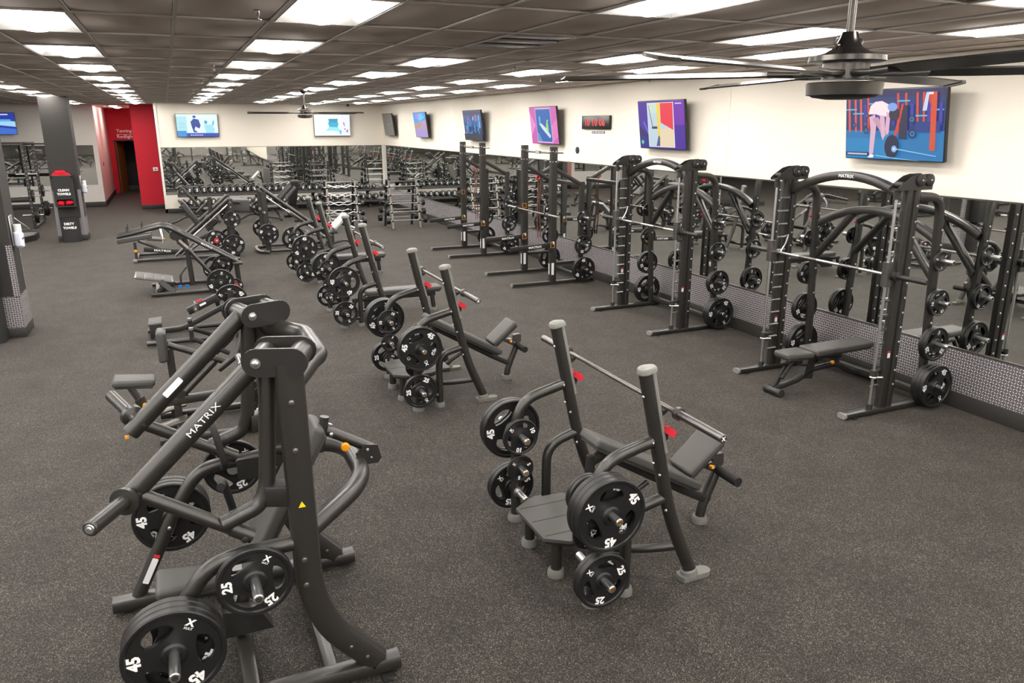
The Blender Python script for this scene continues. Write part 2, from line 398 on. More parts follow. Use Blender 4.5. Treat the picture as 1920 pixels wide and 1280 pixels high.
# diamond plate dado and mirrors on the right wall
dp = thing('diamond_plate_dado', 'embossed bright diamond plate sheets along foot of the right wall', 'wall cladding', (WX-.003, 0, 0))
y = BY-.02; segs = []
bounds = [-9.0, -5.4, -1.8, 1.8, 5.55, 9.2, 12.85, 16.5, 20.15, 23.8, BY-.02]
for a, b in zip(bounds[:-1], bounds[1:]):
    q = MB(); q.box((0, 0, 0), (.006, b-a-.004, .45)); link('metal_sheet', q.mesh('metal_sheet', M['diamond'], False), dp, loc=(-.003, (a+b)/2, .395))
mb = MB(); mb.box((-.008, (bounds[0]+BY)/2, .625), (.016, BY-bounds[0], .018), ch=.003); obj('edge_trim', mb, M['silver'], dp, label='bright rail between metal sheet and mirror')
mr = thing('wall_mirror', 'long gym mirror on the right wall behind racks', 'mirror', (WX-.002, 0, 0))
for a, b in zip(bounds[:-1], bounds[1:]):
    for c, e in ((a, (a+b)/2), ((a+b)/2, b)):
        q = MB(); q.box((0, 0, 0), (.006, e-c-.003, 1.50)); link('mirror_pane', q.mesh('mirror_pane', M['mirror'], False), mr, loc=(-.003, (c+e)/2, 1.385))
mb = MB(); mb.box((-.008, (bounds[0]+BY)/2, 2.14), (.016, BY-bounds[0], .012)); obj('edge_trim', mb, M['silver'], mr)
mr = thing('wall_mirror', 'wide mirror on the back wall above the dumbbell rack', 'mirror', (0, BY-.002, 0))
n = 6
for i in range(n):
    a = -.2 + i*(7.2+.2)/n; b = a + 7.4/n
    q = MB(); q.box((0, 0, 0), (b-a-.003, .006, 1.53)); link('mirror_pane', q.mesh('mirror_pane', M['mirror'], False), mr, loc=((a+b)/2, -.003, 1.365))
mb = MB(); mb.box((3.5, -.008, 2.14), (7.4, .016, .012)); obj('edge_trim', mb, M['silver'], mr)
mr = thing('wall_mirror', 'mirror on white alcove wall behind the towel pillar', 'mirror', (0, 31.998, 0))
for i in range(5):
    a = -8.6 + i*(8.6-2.42)/5; b = a + (8.6-2.42)/5
    q = MB(); q.box((0, 0, 0), (b-a-.003, .006, 1.38)); link('mirror_pane', q.mesh('mirror_pane', M['mirror'], False), mr, loc=((a+b)/2, -.003, 1.48))
mb = MB(); mb.box((WX-.03, BY-.03, 1.38), (.05, .05, 1.53)); struct('trim_2', mb, M['wallwhite'])
mb = MB(); mb.box((-.235, BY-.012, CZ/2), (.07, .024, CZ)); struct('trim_3', mb, M['wallwhite'])

# ceiling: grid, tiles, lamps
GX0, GY0, SX, SY = .136, 4.65, .6096, 1.2192
def gx(i): return GX0 + i*SX
def gy(j): return GY0 + j*SY
cols = {-2.912: 'A', -1.083: 'B', .746: 'A', 2.575: 'B', 4.404: 'A', 5.623: 'B'}
lamp_cells = {}
for i, ph, nm in ((-20, 1, 0), (-17, 0, 0), (-14, 1, 0), (-11, 0, 0), (-8, 1, 0), (-5, 0, 1), (-2, 1, 2), (1, 0, 3), (4, 1, 4), (7, 0, 5), (9, 1, 6)):
    for j in range(-25, 24):
        # a lamp occupies cell row j (from gy(j) to gy(j+1))
        far = gy(j+1)
        if ph == 1 and (j % 2) != 1: continue
        if ph == 0 and (j % 2) != 0: continue
        if gy(j+1) > BY and nm in (3, 4, 5, 6): continue
        if gy(j+1) > (31.8 if i < -4 else 30.3): continue
        if nm == 4 and j == 1: continue      # return-air vent there
        if nm in (0,) and (j < -10 or j > 14): continue
        lamp_cells[(i, j)] = nm
vent_cell = (4, 1)
ceil = MB()
ceil.box(((LX0+WX)/2, (FY0+40)/2, CZ+.16), (WX-LX0, 40-FY0, .06)); cl = struct('ceiling', ceil, M['tile'])
i0 = math.ceil((LX0-GX0)/SX)-1; i1 = math.floor((WX-GX0)/SX)+1; j0 = math.ceil((FY0-GY0)/SY)-1; j1 = math.floor((40-GY0)/SY)+1
gb = MB()
for i in range(i0+1, i1): gb.box((gx(i), (FY0+40)/2, CZ+.004), (.024, 40-FY0, .012))
for j in range(j0+1, j1): gb.box(((LX0+WX)/2, gy(j), CZ+.0045), (WX-LX0, .024, .012))
obj('ceiling_grid', gb, M['grid'], cl)
tq = MB(); tq.rbox((0, 0, 0), (SX-.026, SY-.026, .016), .004, 1); tmesh = tq.mesh('ceiling_tile', M['tile'])
cells = []
for i in range(i0, i1):
    for j in range(j0, j1):
        if (i, j) in lamp_cells or (i, j) == vent_cell: continue
        xa, xb = max(gx(i), LX0), min(gx(i+1), WX); ya, yb = max(gy(j), FY0), min(gy(j+1), 40)
        if xb-xa < .03 or yb-ya < .03: continue
        full = (xb-xa > SX-.001 and yb-ya > SY-.001)
        p = view_px(((xa+xb)/2, (ya+yb)/2, CZ)); vis = p is not None and -250 < p[0] < 2170 and -250 < p[1] < 700
        cells.append((0 if (vis and full) else 1, p[2] if p else 99, xa, xb, ya, yb))
cells.sort()
rest = MB()
for n_, (hid, dist, xa, xb, ya, yb) in enumerate(cells):
    if n_ < 300 and not hid: link('ceiling_tile', tmesh, cl, loc=((xa+xb)/2, (ya+yb)/2, CZ+.020))
    else: rest.box(((xa+xb)/2, (ya+yb)/2, CZ+.020), (xb-xa-.026, yb-ya-.026, .016))
obj('ceiling_tiles_beyond', rest, M['tile'], cl, kind='stuff')

# recessed lamp: enamel pan with sloping sides, curved glowing lens down the middle
lw, ll = SX-.03, SY-.03
pan = MB(); dpth = .075
vs = []
for w_, l_, z_ in ((lw, ll, 0), (lw-.02, ll-.02, 0), (.36, ll-.24, dpth), (lw, ll, .10)):
    vs += [V((sx*w_/2, sy*l_/2, z_)) for sx, sy in ((-1, -1), (1, -1), (1, 1), (-1, 1))]
fs = [(a*4+k, a*4+(k+1) % 4, (a+1)*4+(k+1) % 4, (a+1)*4+k) for a in (0, 1) for k in range(4)] + [(8, 9, 10, 11)] + [(k, 12+k, 12+(k+1) % 4, (k+1) % 4) for k in range(4)] + [(15, 14, 13, 12)]
fs = [tuple(reversed(f)) for f in fs]
pan.add(vs, fs); pan_m = pan.mesh('pan', M['pan'], False)
lens = MB(); sec = []; nn = 8
L0, L1 = -(ll-.28)/2, (ll-.28)/2
vs = []; fs = []
for k in range(nn+1):
    a = PI*k/nn; x = -.165*math.cos(a); z = dpth-.004 - .095*math.sin(a); vs += [V((x, L0, z)), V((x, L1, z))]
for k in range(nn): fs.append((2*k, 2*k+1, 2*k+3, 2*k+2))
fs.append(tuple(range(0, 2*nn+2, 2))); fs.append(tuple(reversed(range(1, 2*nn+2, 2))))
lens.add(vs, fs); lens_m = lens.mesh('diffuser', M['lamp'], True)
ordn = ['first', 'second', 'third', 'fourth', 'fifth', 'sixth', 'seventh', 'eighth', 'ninth', 'tenth', 'eleventh', 'twelfth', 'thirteenth', 'fourteenth', 'fifteenth', 'sixteenth', 'seventeenth', 'eighteenth', 'nineteenth', 'twentieth'] + ['twenty-'+q for q in ('first', 'second', 'third', 'fourth', 'fifth', 'sixth', 'seventh', 'eighth', 'ninth')] + ['thirtieth'] + ['thirty-'+q for q in ('first', 'second', 'third', 'fourth')]
rown = {0: 'over the far left floor', 1: 'above the towel pillar', 2: 'above the red wall corridor', 3: 'above the plate machines', 4: 'above the pressing benches', 5: 'above the aisle by the racks', 6: 'beside the right wall'}
for k, (x, y) in enumerate(((-1.66, 32.9), (-1.66, 35.6))):
    lt = thing('ceiling_light', ('nearer' if k == 0 else 'farther')+' glowing ceiling light inside the red corridor', 'ceiling light', (x, y, CZ-.012), 0, 'ceiling lights in the red corridor')
    link('pan', pan_m, lt); link('diffuser', lens_m, lt, label='glowing curved lens')
cnt = {}
for (i, j), nm in sorted(lamp_cells.items(), key=lambda q: (q[0][0], -q[0][1])):
    k = cnt.get(i, 0); cnt[i] = k+1
    lab = f"{ordn[k]} glowing ceiling light from the back wall, row {rown[nm]}" if nm else f"{ordn[k]} ceiling light from the back wall in the {ordn[max(0, (i+20)//3)]} unseen row over the left bay"
    lt = thing('ceiling_light', lab, 'ceiling light', ((gx(i)+gx(i+1))/2, (gy(j)+gy(j+1))/2, CZ), 0, 'ceiling lights ' + rown[nm])
    link('pan', pan_m, lt); link('diffuser', lens_m, lt, label='glowing curved lens')
# return-air vent of smoked panels
t = thing('ceiling_vent', 'smoked grey air vent panel set among ceiling tiles', 'vent', ((gx(4)+gx(5))/2, (gy(1)+gy(2))/2, CZ))
mb = MB(); mb.box((0, 0, .05), (SX-.03, SY-.03, .01)); obj('backing', mb, M['dark'], t)
for k in range(3):
    mb = MB(); mb.rbox((0, -.39+k*.39, .008), (SX-.04, .375, .010), .004, 1, rx(.03)); obj('louvre_panel', mb, M['smoke'], t)
# sprinklers
for (x, y, w_) in ((.60, 5.3, 'nearest the camera above the presses'), (.60, 10.2, 'second above the presses'), (.60, 13.4, 'third above the presses'), (.60, 17.5, 'farthest above the presses'), (3.9, 8.9, 'between two lights near the vent'), (6.9, 10.6, 'by the right wall behind the fan blade')):
    mb = MB(); mb.lathe((0, 0, .0), (0, 0, -1), [(0, .028), (.004, .028), (.006, .012), (.03, .010), (.04, .004), (.055, .004), (.056, .022), (.059, .022), (.06, 0)], 12)
    obj('sprinkler', mb, M['silver'], label='small metal sprinkler head on the ceiling, '+w_, cat='sprinkler', group='ceiling sprinklers', loc=(x, y, CZ))

# ------------------------------------------------------------------ weight plates
PL = {45: (.226, .044), 25: (.178, .036), 10: (.136, .028), 5: (.102, .024), 2.5: (.082, .02)}
_pm = {}
def plate_meshes(w):
    if w in _pm: return _pm[w]
    R, T = PL[w]; mb = MB(); N = 60 if w >= 25 else 42
    bore = .026; hub = .052 if w >= 10 else .042; rim = R-.020 if w >= 25 else R-.013; mid = (hub+rim)/2 + (.004 if w >= 25 else 0); hh = (rim-hub)*.255; th = math.radians(33)
    hw, ww, rw_ = T/2, T/2*.55, T/2
    def hole(a):
        best = 0
        for k in range(3):
            c = math.radians(60) + k*2*PI/3; d = (a-c+PI) % (2*PI) - PI
            if abs(d) < th: best = hh*(1-(abs(d)/th)**2.4)**.5
        return best
    rings = []
    for j in range(N):
        a = 2*PI*j/N; h = hole(a) if w > 5 else 0
        rings.append([(bore, hw), (hub-.004, hw), (hub+.006, ww), (mid-h, ww), (mid+h, ww), (rim-.006, ww), (rim, rw_*.93), (R-.006, rw_), (R, rw_*.72)])
    K = 9; vs = []
    for side in (1, -1):
        for j in range(N):
            a = 2*PI*j/N
            for r, z in rings[j]: vs.append(V((r*math.cos(a), r*math.sin(a), side*z)))
    def ix(side, j, k): return (0 if side > 0 else N*K) + (j % N)*K + k
    fs = []
    for j in range(N):
        h0, h1 = hole(2*PI*j/N) if w > 5 else 0, hole(2*PI*(j+1)/N) if w > 5 else 0
        for k in range(K-1):
            if k == 3: continue
            fs.append((ix(1, j, k), ix(1, j, k+1), ix(1, j+1, k+1), ix(1, j+1, k)))
            fs.append((ix(-1, j, k), ix(-1, j+1, k), ix(-1, j+1, k+1), ix(-1, j, k+1)))
        fs.append((ix(1, j, K-1), ix(-1, j, K-1), ix(-1, j+1, K-1), ix(1, j+1, K-1)))
        fs.append((ix(1, j, 0), ix(1, j+1, 0), ix(-1, j+1, 0), ix(-1, j, 0)))
        if h0 > 0 or h1 > 0:
            fs.append((ix(1, j, 3), ix(1, j+1, 3), ix(-1, j+1, 3), ix(-1, j, 3)))
            fs.append((ix(1, j, 4), ix(-1, j, 4), ix(-1, j+1, 4), ix(1, j+1, 4)))
    mb.add(vs, fs); body = mb.mesh('weight_plate', M['plate'])
    # lettering on both faces: number, number, star mark
    lt = MB(); s_ = str(w); tr = (mid+rim)/2 + (.006 if w >= 25 else 0); th_ = {45: .060, 25: .049, 10: .037, 5: .030, 2.5: .023}[w]
    tr = rim - th_*.62
    for side in (1, -1):
        for k in range(3):
            a = k*2*PI/3; c, s = math.cos(a), math.sin(a); z = side*(ww+.0012)
            o = (tr*c, tr*s*1, z)
            out = V((c, s, 0)); n = V((0, 0, side)); x = out.cross(n)
            if k < 2: put_text(lt, s_, basis(o, x, out, n), th_, .045)
            else:
                put_text(lt, 'X', basis(o, x, out, n), th_*.62, .05)
                put_text(lt, 'XULT', basis(V(o)-out*th_*.5, x, out, n), th_*.2, .03)
    lm = lt.mesh('lettering', M['white'], False)
    _pm[w] = (body, lm); return _pm[w]
WN = {45: '45', 25: '25', 10: '10', 5: '5', 2.5: '2.5'}
_seen_lab = {}
def plate(w, pos, axis, spin, label, group):
    # axis: world direction of the face that carries the text towards the viewer
    body, lm = plate_meshes(w); ax = V(axis).normalized()
    up = V((0, 0, 1)); x = up.cross(ax); 
    if x.length < .01: x = V((1, 0, 0))
    x.normalize(); y = ax.cross(x); a = math.radians(spin)
    xx = x*math.cos(a) + y*math.sin(a); yy_ = ax.cross(xx)
    o = link('weight_plate', body, None, label, 'weight plate', group); o.matrix_world = basis(pos, xx, yy_, ax)
    link('lettering', lm, o, label='white numbers and star mark')
    return o
pos_words = {1: [''], 2: ['inner ', 'outermost '], 3: ['innermost ', 'middle ', 'outermost '], 4: ['innermost ', 'second ', 'third ', 'outermost ']}
def stack(base, d, kinds, where, group, spin=50, face=None, start=.03, sag=0.0):
    # plates threaded on a peg that starts at base and points along d
    d = V(d).normalized(); t = start; n = len(kinds); names = pos_words[n]
    for k, w in enumerate(kinds):
        T = PL[w][1]; t += T/2; c = V(base) + d*t + V((0, 0, -.004)); t += T/2+.001
        face_ax = d if face is None else V(face)
        sp = spin if k == n-1 or (face is not None and k == 0) else spin + random.choice((-70, 40, 95, 150))
        plate(w, c, face_ax, sp, f"{names[k]}{WN[w]}-pound black plate on {where}".strip(), group)
    return V(base) + d*t

def peg(mb, a, d, L, r=.024):
    a = V(a); d = V(d).normalized(); mb.lathe(a, d, [(0, 0), (0, r*1.5), (.012, r*1.5), (.014, r), (L-.004, r), (L, r-.004), (L, 0)], 14)
def peg_obj(a, d, L, parent, brass=True, r=.024):
    mb = MB(); mb.mats = 1; peg(mb, a, d, L, r); o = obj('weight_peg', mb, M['chrome'], parent)
    e = V(a)+V(d).normalized()*L; q = MB(); q.lathe(e, d, [(0, .014), (.002, .014), (.002, .008), (0, .008)], 12); q.lathe(e, d, [(0, .0), (.003, .006), (.0, .006)], 8)
    obj('end_ring', q, M['brass'] if brass else M['steel_flat'], o)
    return o
def foot_disc(mb, x, y, r=.062): mb.lathe((x, y, 0), (0, 0, 1), [(0, 0), (0, r), (.03, r), (.05, r*.86), (.055, 0)], 16)
def bolt(mb, p, d, r=.012): mb.lathe(p, d, [(0, r), (.006, r*.95), (.009, r*.6), (.009, 0)], 8)

# ------------------------------------------------------------------ barbell
def barbell(a, b, label, group=None, r=.0145, sl=.415, mat_s='dchrome'):
    a, b = V(a), V(b); L = (b-a).length; d = (b-a).normalized(); mid = (a+b)/2
    t = thing('barbell', label, 'barbell', mid, 0, group); h = L/2
    mb = MB(); mb.tube([-d*(h-sl), d*(h-sl)], r, n=12); obj('shaft', mb, M['dchrome'], t)
    mb = MB(); mb.tube([-d*.28, -d*.08], r+.0006, n=12); mb.tube([d*.08, d*.28], r+.0006, n=12); mb.tube([-d*(h-sl-.02), -d*.42], r+.0006, n=12); mb.tube([d*.42, d*(h-sl-.02)], r+.0006, n=12)
    obj('knurling', mb, M['silver'], t, label='rough knurled grip bands')
    for s in (-1, 1):
        mb = MB(); mb.lathe(d*s*(h-sl-.03), d*s, [(0, 0), (0, .027), (.015, .027), (.016, .039), (.046, .039), (.047, .0255), (sl+.03-.003, .0255), (sl+.03, .022), (sl+.03, .013), (sl+.024, .012), (sl+.024, 0)], 18)
        e = obj('sleeve', mb, M[mat_s], t)
        mb = MB(); put_text(mb, 'X', basis(d*s*(h+.0005), V((0, 0, 1)).cross(d*s), (0, 0, 1), d*s), .024, .05); obj('end_mark', mb, M['white'], e)
    return t

# ------------------------------------------------------------------ pressing benches
def bench(yc, incline, where, spins, near, x0=2.45, bar=True):
    nm = 'incline' if incline else 'flat'
    t = thing('incline_bench' if incline else 'flat_bench', {
        'A': 'front incline press bench with rubber step and barbell, standing alone', 'B': 'second incline press bench with rubber step, behind the front one',
        'C': 'flat press bench in the middle of the bench row', 'D': 'farthest flat press bench, next to the pale preacher pad'}[where], 'weight bench', (x0, yc, 0), 0, 'olympic benches in a row')
    H = .585
    for s in (-1, 1):
        mb = MB(); up_pts = [(.40, s*H, .03), (.235, s*H, .40), (.16, s*H, .64), (-.03, s*H, 1.475)]
        mb.tube(up_pts, .043, .16, 14, 5, 1.0); u = obj('upright', mb, M['steel'], t)
        mb = MB(); a = V((-.03, s*H, 1.475)); dr = (V((-.03, 0, 1.475))-V((.16, 0, .64))).normalized(); mb.lathe(a-dr*.012, dr, [(0, .048), (.02, .049), (.034, .043), (.042, .025), (.043, 0)], 16); mb.v = [tuple(a + V((q[0]-a.x, (q[1]-a.y), q[2]-a.z)) + V((max(0, (q[0]-a.x))*.65, 0, 0))) for q in mb.v]; obj('cap', mb, M['grey_cap'], u)
        mb = MB(); p0 = V((.088, s*H, .93)); p1 = V((-.028, s*H, 1.47)); off = V((.040, 0, .008)); mb.bar([p0+off, p1+off], .066, .036, 0, .016, (1, 0, .2)); obj('bar_guard', mb, M['grey_cap'], u)
        mb = MB()
        mb.prism([(-.02, -.08), (.045, -.04), (.072, -.005), (.066, .008), (.05, -.018), (.02, -.022), (.0, .02), (-.02, .04)], basis((.078, s*H, 1.235), (1, 0, 0), (0, 0, 1), (0, -1, 0)), .035)
        mb.prism([(-.03, -.09), (.05, -.01), (.05, .02), (-.05, .09)], basis((.10, s*H, 1.03), (1, 0, 0), (0, 0, 1), (0, -1, 0)), .022); obj('bar_hook', mb, M['steel'], u)
        mb = MB(); 
        for q in (-.034, .034): mb.prism(rrect(.086, .046, .012), basis((.150, s*H + q*.9, 1.075), (.8, 0, -.6), (.6, 0, .8), (0, -1, 0)), .010)
        mb.box((.124, s*H, 1.094), (.016, .06, .026), ry(.64), .004); mb.box((.176, s*H, 1.056), (.016, .06, .026), ry(.64), .004); sc_ = obj('safety_catch', mb, M['red'], u, label='red plastic safety catch'); mb = MB(); mb.box((.150, s*H, 1.075), (.06, .060, .034), ry(.64), .006)
        mb.v = mb.v; obj('catch_liner', mb, M['rubber'], u)
        mb = MB(); mb.prism([(-.085, -.05), (.11, -.045), (.14, -.02), (.14, .02), (.11, .045), (-.085, .05), (-.10, 0)], basis((.40, s*H, .018), (1, 0, 0), (0, 1, 0), (0, 0, 1)), .034); mb.lathe((.385, s*H, .03), (-.3, 0, 1), [(0, .06), (.04, .052), (.05, .04)], 14); obj('rubber_foot', mb, M['foot'], u)
        mb = MB()
        for z_, x_ in ((1.32, .006), (1.0, .08), (.88, .10)): bolt(mb, (x_-.045, s*H-.01, z_), (-1, 0, -.2), .009)
        for z_, x_ in ((1.02, .06), (.80, .12), (.55, .18)): bolt(mb, (x_-.03, s*H-.03, z_), (-.6, -.6, 0), .010)
        obj('bolt', mb, M['chrome'], u)
        mb = MB(); mb.tube([(-.34, s*H, .03), (-.34, s*H, .93), (.04, s*H, 1.02)], .038, .30, 14, 7); w_ = obj('weight_post', mb, M['steel'], t)
        mb = MB(); foot_disc(mb, -.34, s*H); obj('rubber_foot', mb, M['foot'], w_)
        mb = MB(); mb.tube([(-.10, s*(H-.02), .03), (-.10, s*(H-.02), .56), (.17, s*H, .63)], .036, .22, 14, 7); w2 = obj('side_arm', mb, M['steel'], t)
        mb = MB(); foot_disc(mb, -.10, s*(H-.02), .055); obj('rubber_foot', mb, M['foot'], w2)
        mb = MB(); mb.tube([(-.34, s*H, .13), (-.10, s*(H-.02), .13)], .03, n=12); mb.tube([(-.10, s*(H-.04), .13), (-.10, 0, .13)], .03, n=12)
        mb.tube([(-.10, s*.25, .16), (.10, s*.45, .20), (.30, s*(H-.01), .25)], .028, .1, 12); obj('base_tube', mb, M['steel'], t)
        for z_, L_ in ((.70, .25), (.24, .20)): peg_obj((-.34, s*(H+.036), z_), (0, s, 0), L_, w_)
        for z_, L_ in ((.70, .17), (.45, .15), (.24, .15)): peg_obj((-.34, s*(H-.036), z_), (0, -s, 0), L_, w_)
    # under-pad frame, tail leg, roller
    zt = (.80, .33) if incline else (.33, .33)
    mb = MB()
    if incline:
        mb.bar([(-.04, 0, .66), (.05, 0, .70), (.72, 0, .30), (.96, 0, .17)], .06, .06, .06); mb.tube([(-.10, 0, .13), (-.04, 0, .70)], .032, n=12)
        mb.tube([(-.08, 0, .14), (.42, 0, .42)], .022, n=10)
    else:
        mb.bar([(-.10, 0, .27), (1.22, 0, .27)], .06, .06); mb.tube([(-.10, 0, .13), (-.04, 0, .30)], .032, n=12); mb.prism([(-.22, -.10), (.0, -.10), (.22, .06), (-.22, .06)], basis((.30, 0, .20), (1, 0, 0), (0, 0, 1), (0, -1, 0)), .05)
    obj('pad_frame', mb, M['steel_flat'], t)
    mb = MB()
    if incline: mb.tube([(.90, 0, .03), (.92, 0, .14), (1.04, 0, .42)], .036, .08, 12)
    else: mb.tube([(1.20, 0, .03), (1.17, 0, .28)], .036, 0, 12)
    lg = obj('tail_leg', mb, M['steel'], t)
    mb = MB(); foot_disc(mb, .90 if incline else 1.20, 0, .06); obj('rubber_foot', mb, M['foot'], lg)
    if incline:
        mb = MB(); mb.tube([(1.03, -.24, .40), (1.03, .24, .40)], .036, n=14); obj('foot_roller', mb, M['grip'], t)
        mb = MB(); mb.bar([(.84, 0, .50), (1.02, 0, .40)], .03, .05); mb.prism(rrect(.09, .10, .02), basis((1.045, .03, .47), (1, 0, 0), (0, 0, 1), (0, -1, 0)), .05); mb.prism(rrect(.05, .05, .01), basis((.955, .02, .45), (1, 0, 0), (0, 0, 1), (0, -1, 0)), .08); obj('seat_bracket', mb, M['dchrome'], t)
        mb = MB(); mb.lathe((.93, -.045, .46), (0, -1, .2), [(0, .012), (.02, .016), (.035, .012), (.036, 0)], 12); obj('pull_knob', mb, M['orange'], t, label='orange pull knob')
        th = math.atan2(.46, .82); c = V((.365, 0, .60)); rot = ry(th)
        def taper(q):
            f = 1 - max(0, (-q.x-.20))*.55; return V((q.x, q.y*f, q.z))
        mb = MB(); mb.rbox(c, (.98, .29, .068), .022, 3, rot, taper); b_ = obj('back_pad', mb, M['pad'], t)
        mb = MB(); mb.rbox(c + rot @ V((0, 0, -.035)), (.93, .26, .03), .008, 1, rot, taper); obj('pad_base', mb, M['padside'], b_)
        th2 = -math.radians(40); c2 = V((.835, 0, .575)); rot2 = ry(th2)
        mb = MB(); mb.rbox(c2, (.36, .28, .062), .024, 3, rot2, lambda q: V((q.x, q.y*(1-max(0, -q.x)*.5), q.z))); b_ = obj('seat_pad', mb, M['pad'], t)
        mb = MB(); mb.rbox(c2 + rot2 @ V((0, 0, -.032)), (.32, .24, .03), .008, 1, rot2); obj('pad_base', mb, M['padside'], b_)
        # spotter platform
        out = [(-.50, -.22), (-.36, -.32), (-.10, -.31), (.02, -.22), (.14, -.22), (.14, .22), (.02, .22), (-.10, .31), (-.36, .32), (-.50, .22)]
        mb = MB(); mb.prism(out, basis((0, 0, .285), (1, 0, 0), (0, 1, 0), (0, 0, 1)), .022); pf = obj('step_platform', mb, M['pad'], t)
        mb = MB(); mb.prism([(x*.97, y*.97) for x, y in out], basis((0, 0, .262), (1, 0, 0), (0, 1, 0), (0, 0, 1)), .024); obj('platform_frame', mb, M['steel_flat'], pf)
        mb = MB()
        for q in (-.2, .0, .2): mb.box((-.20, q, .2965), (.56, .005, .002))
        obj('groove', mb, M['rubber'], pf)
        for q in (-.21, .21):
            mb = MB(); mb.tube([(-.40, q, .02), (-.40, q, .26)], .036, n=14); l_ = obj('platform_leg', mb, M['steel'], t)
            mb = MB(); foot_disc(mb, -.40, q, .058); obj('rubber_foot', mb, M['foot'], l_)
    else:
        mb = MB(); mb.rbox((.70, 0, .375), (1.20, .29, .07), .024, 3, None, lambda q: V((q.x, q.y*(1-max(0, -q.x-.25)*.5), q.z))); b_ = obj('back_pad', mb, M['pad'], t)
        mb = MB(); mb.rbox((.70, 0, .335), (1.15, .25, .03), .008, 1); obj('pad_base', mb, M['padside'], b_)
    if bar:
        x = x0+.135; z = 1.225
        barbell((x, yc-1.12, z), (x, yc+1.12, z), {'A': 'steel barbell racked on the front incline bench', 'B': 'steel barbell racked on the second incline bench', 'C': 'steel barbell racked on the middle flat bench', 'D': 'steel barbell racked on the farthest flat bench'}[where], 'barbells on the press benches')
    nmz = {'A': 'front incline bench', 'B': 'second incline bench', 'C': 'middle flat bench', 'D': 'farthest flat bench'}[where]
    g = 'weight plates on the ' + nmz
    for s, sn in ((-1, 'near'), (1, 'far')):
        y = yc + s*(H+.036); yi = yc + s*(H-.036); X = x0-.34; outk, outk2, ins = near[s]
        face = None if s < 0 else (0, -1, 0)
        if outk: stack((X, y, .70), (0, s, 0), outk, f'upper outer peg, {sn} post of {nmz}', g, spins[0] + (155 if s > 0 else 0), face)
        if outk2: stack((X, y, .24), (0, s, 0), outk2, f'lower outer peg, {sn} post of {nmz}', g, spins[1], face)
        for (z, ks), lv in zip(ins, ('top', 'middle', 'bottom')):
            if ks: stack((X, yi, z), (0, -s, 0), ks, f'{lv} inner peg, {sn} post of {nmz}', g, spins[2], (0, -1, 0))
    return t
bench(4.215, True, 'A', (270, 260, 260), {-1: ([45, 45, 45], [25, 25], ((.70, [10, 10]), (.45, [5]), (.24, []))), 1: ([45, 45], [25, 25], ((.70, [10]), (.45, [5]), (.24, [])))})
bench(7.90, True, 'B', (50, 60, 60), {-1: ([45, 45], [25], ((.70, [10]), (.45, [5]), (.24, [2.5]))), 1: ([45, 45, 45], [25, 25], ((.70, [10]), (.45, [5]), (.24, [2.5])))})
bench(11.575, False, 'C', (175, 60-10, 60), {-1: ([45], [25], ((.70, [10]), (.45, [5]), (.24, [2.5]))), 1: ([45, 45], [25], ((.70, [10]), (.45, [5]), (.24, [2.5])))})
bench(15.09, False, 'D', (90, 220, 60), {-1: ([45, 45], [25], ((.70, [10]), (.45, [5]), (.24, [2.5]))), 1: ([45], [25], ((.70, [10]), (.45, [5]), (.24, [])))}, bar=False)

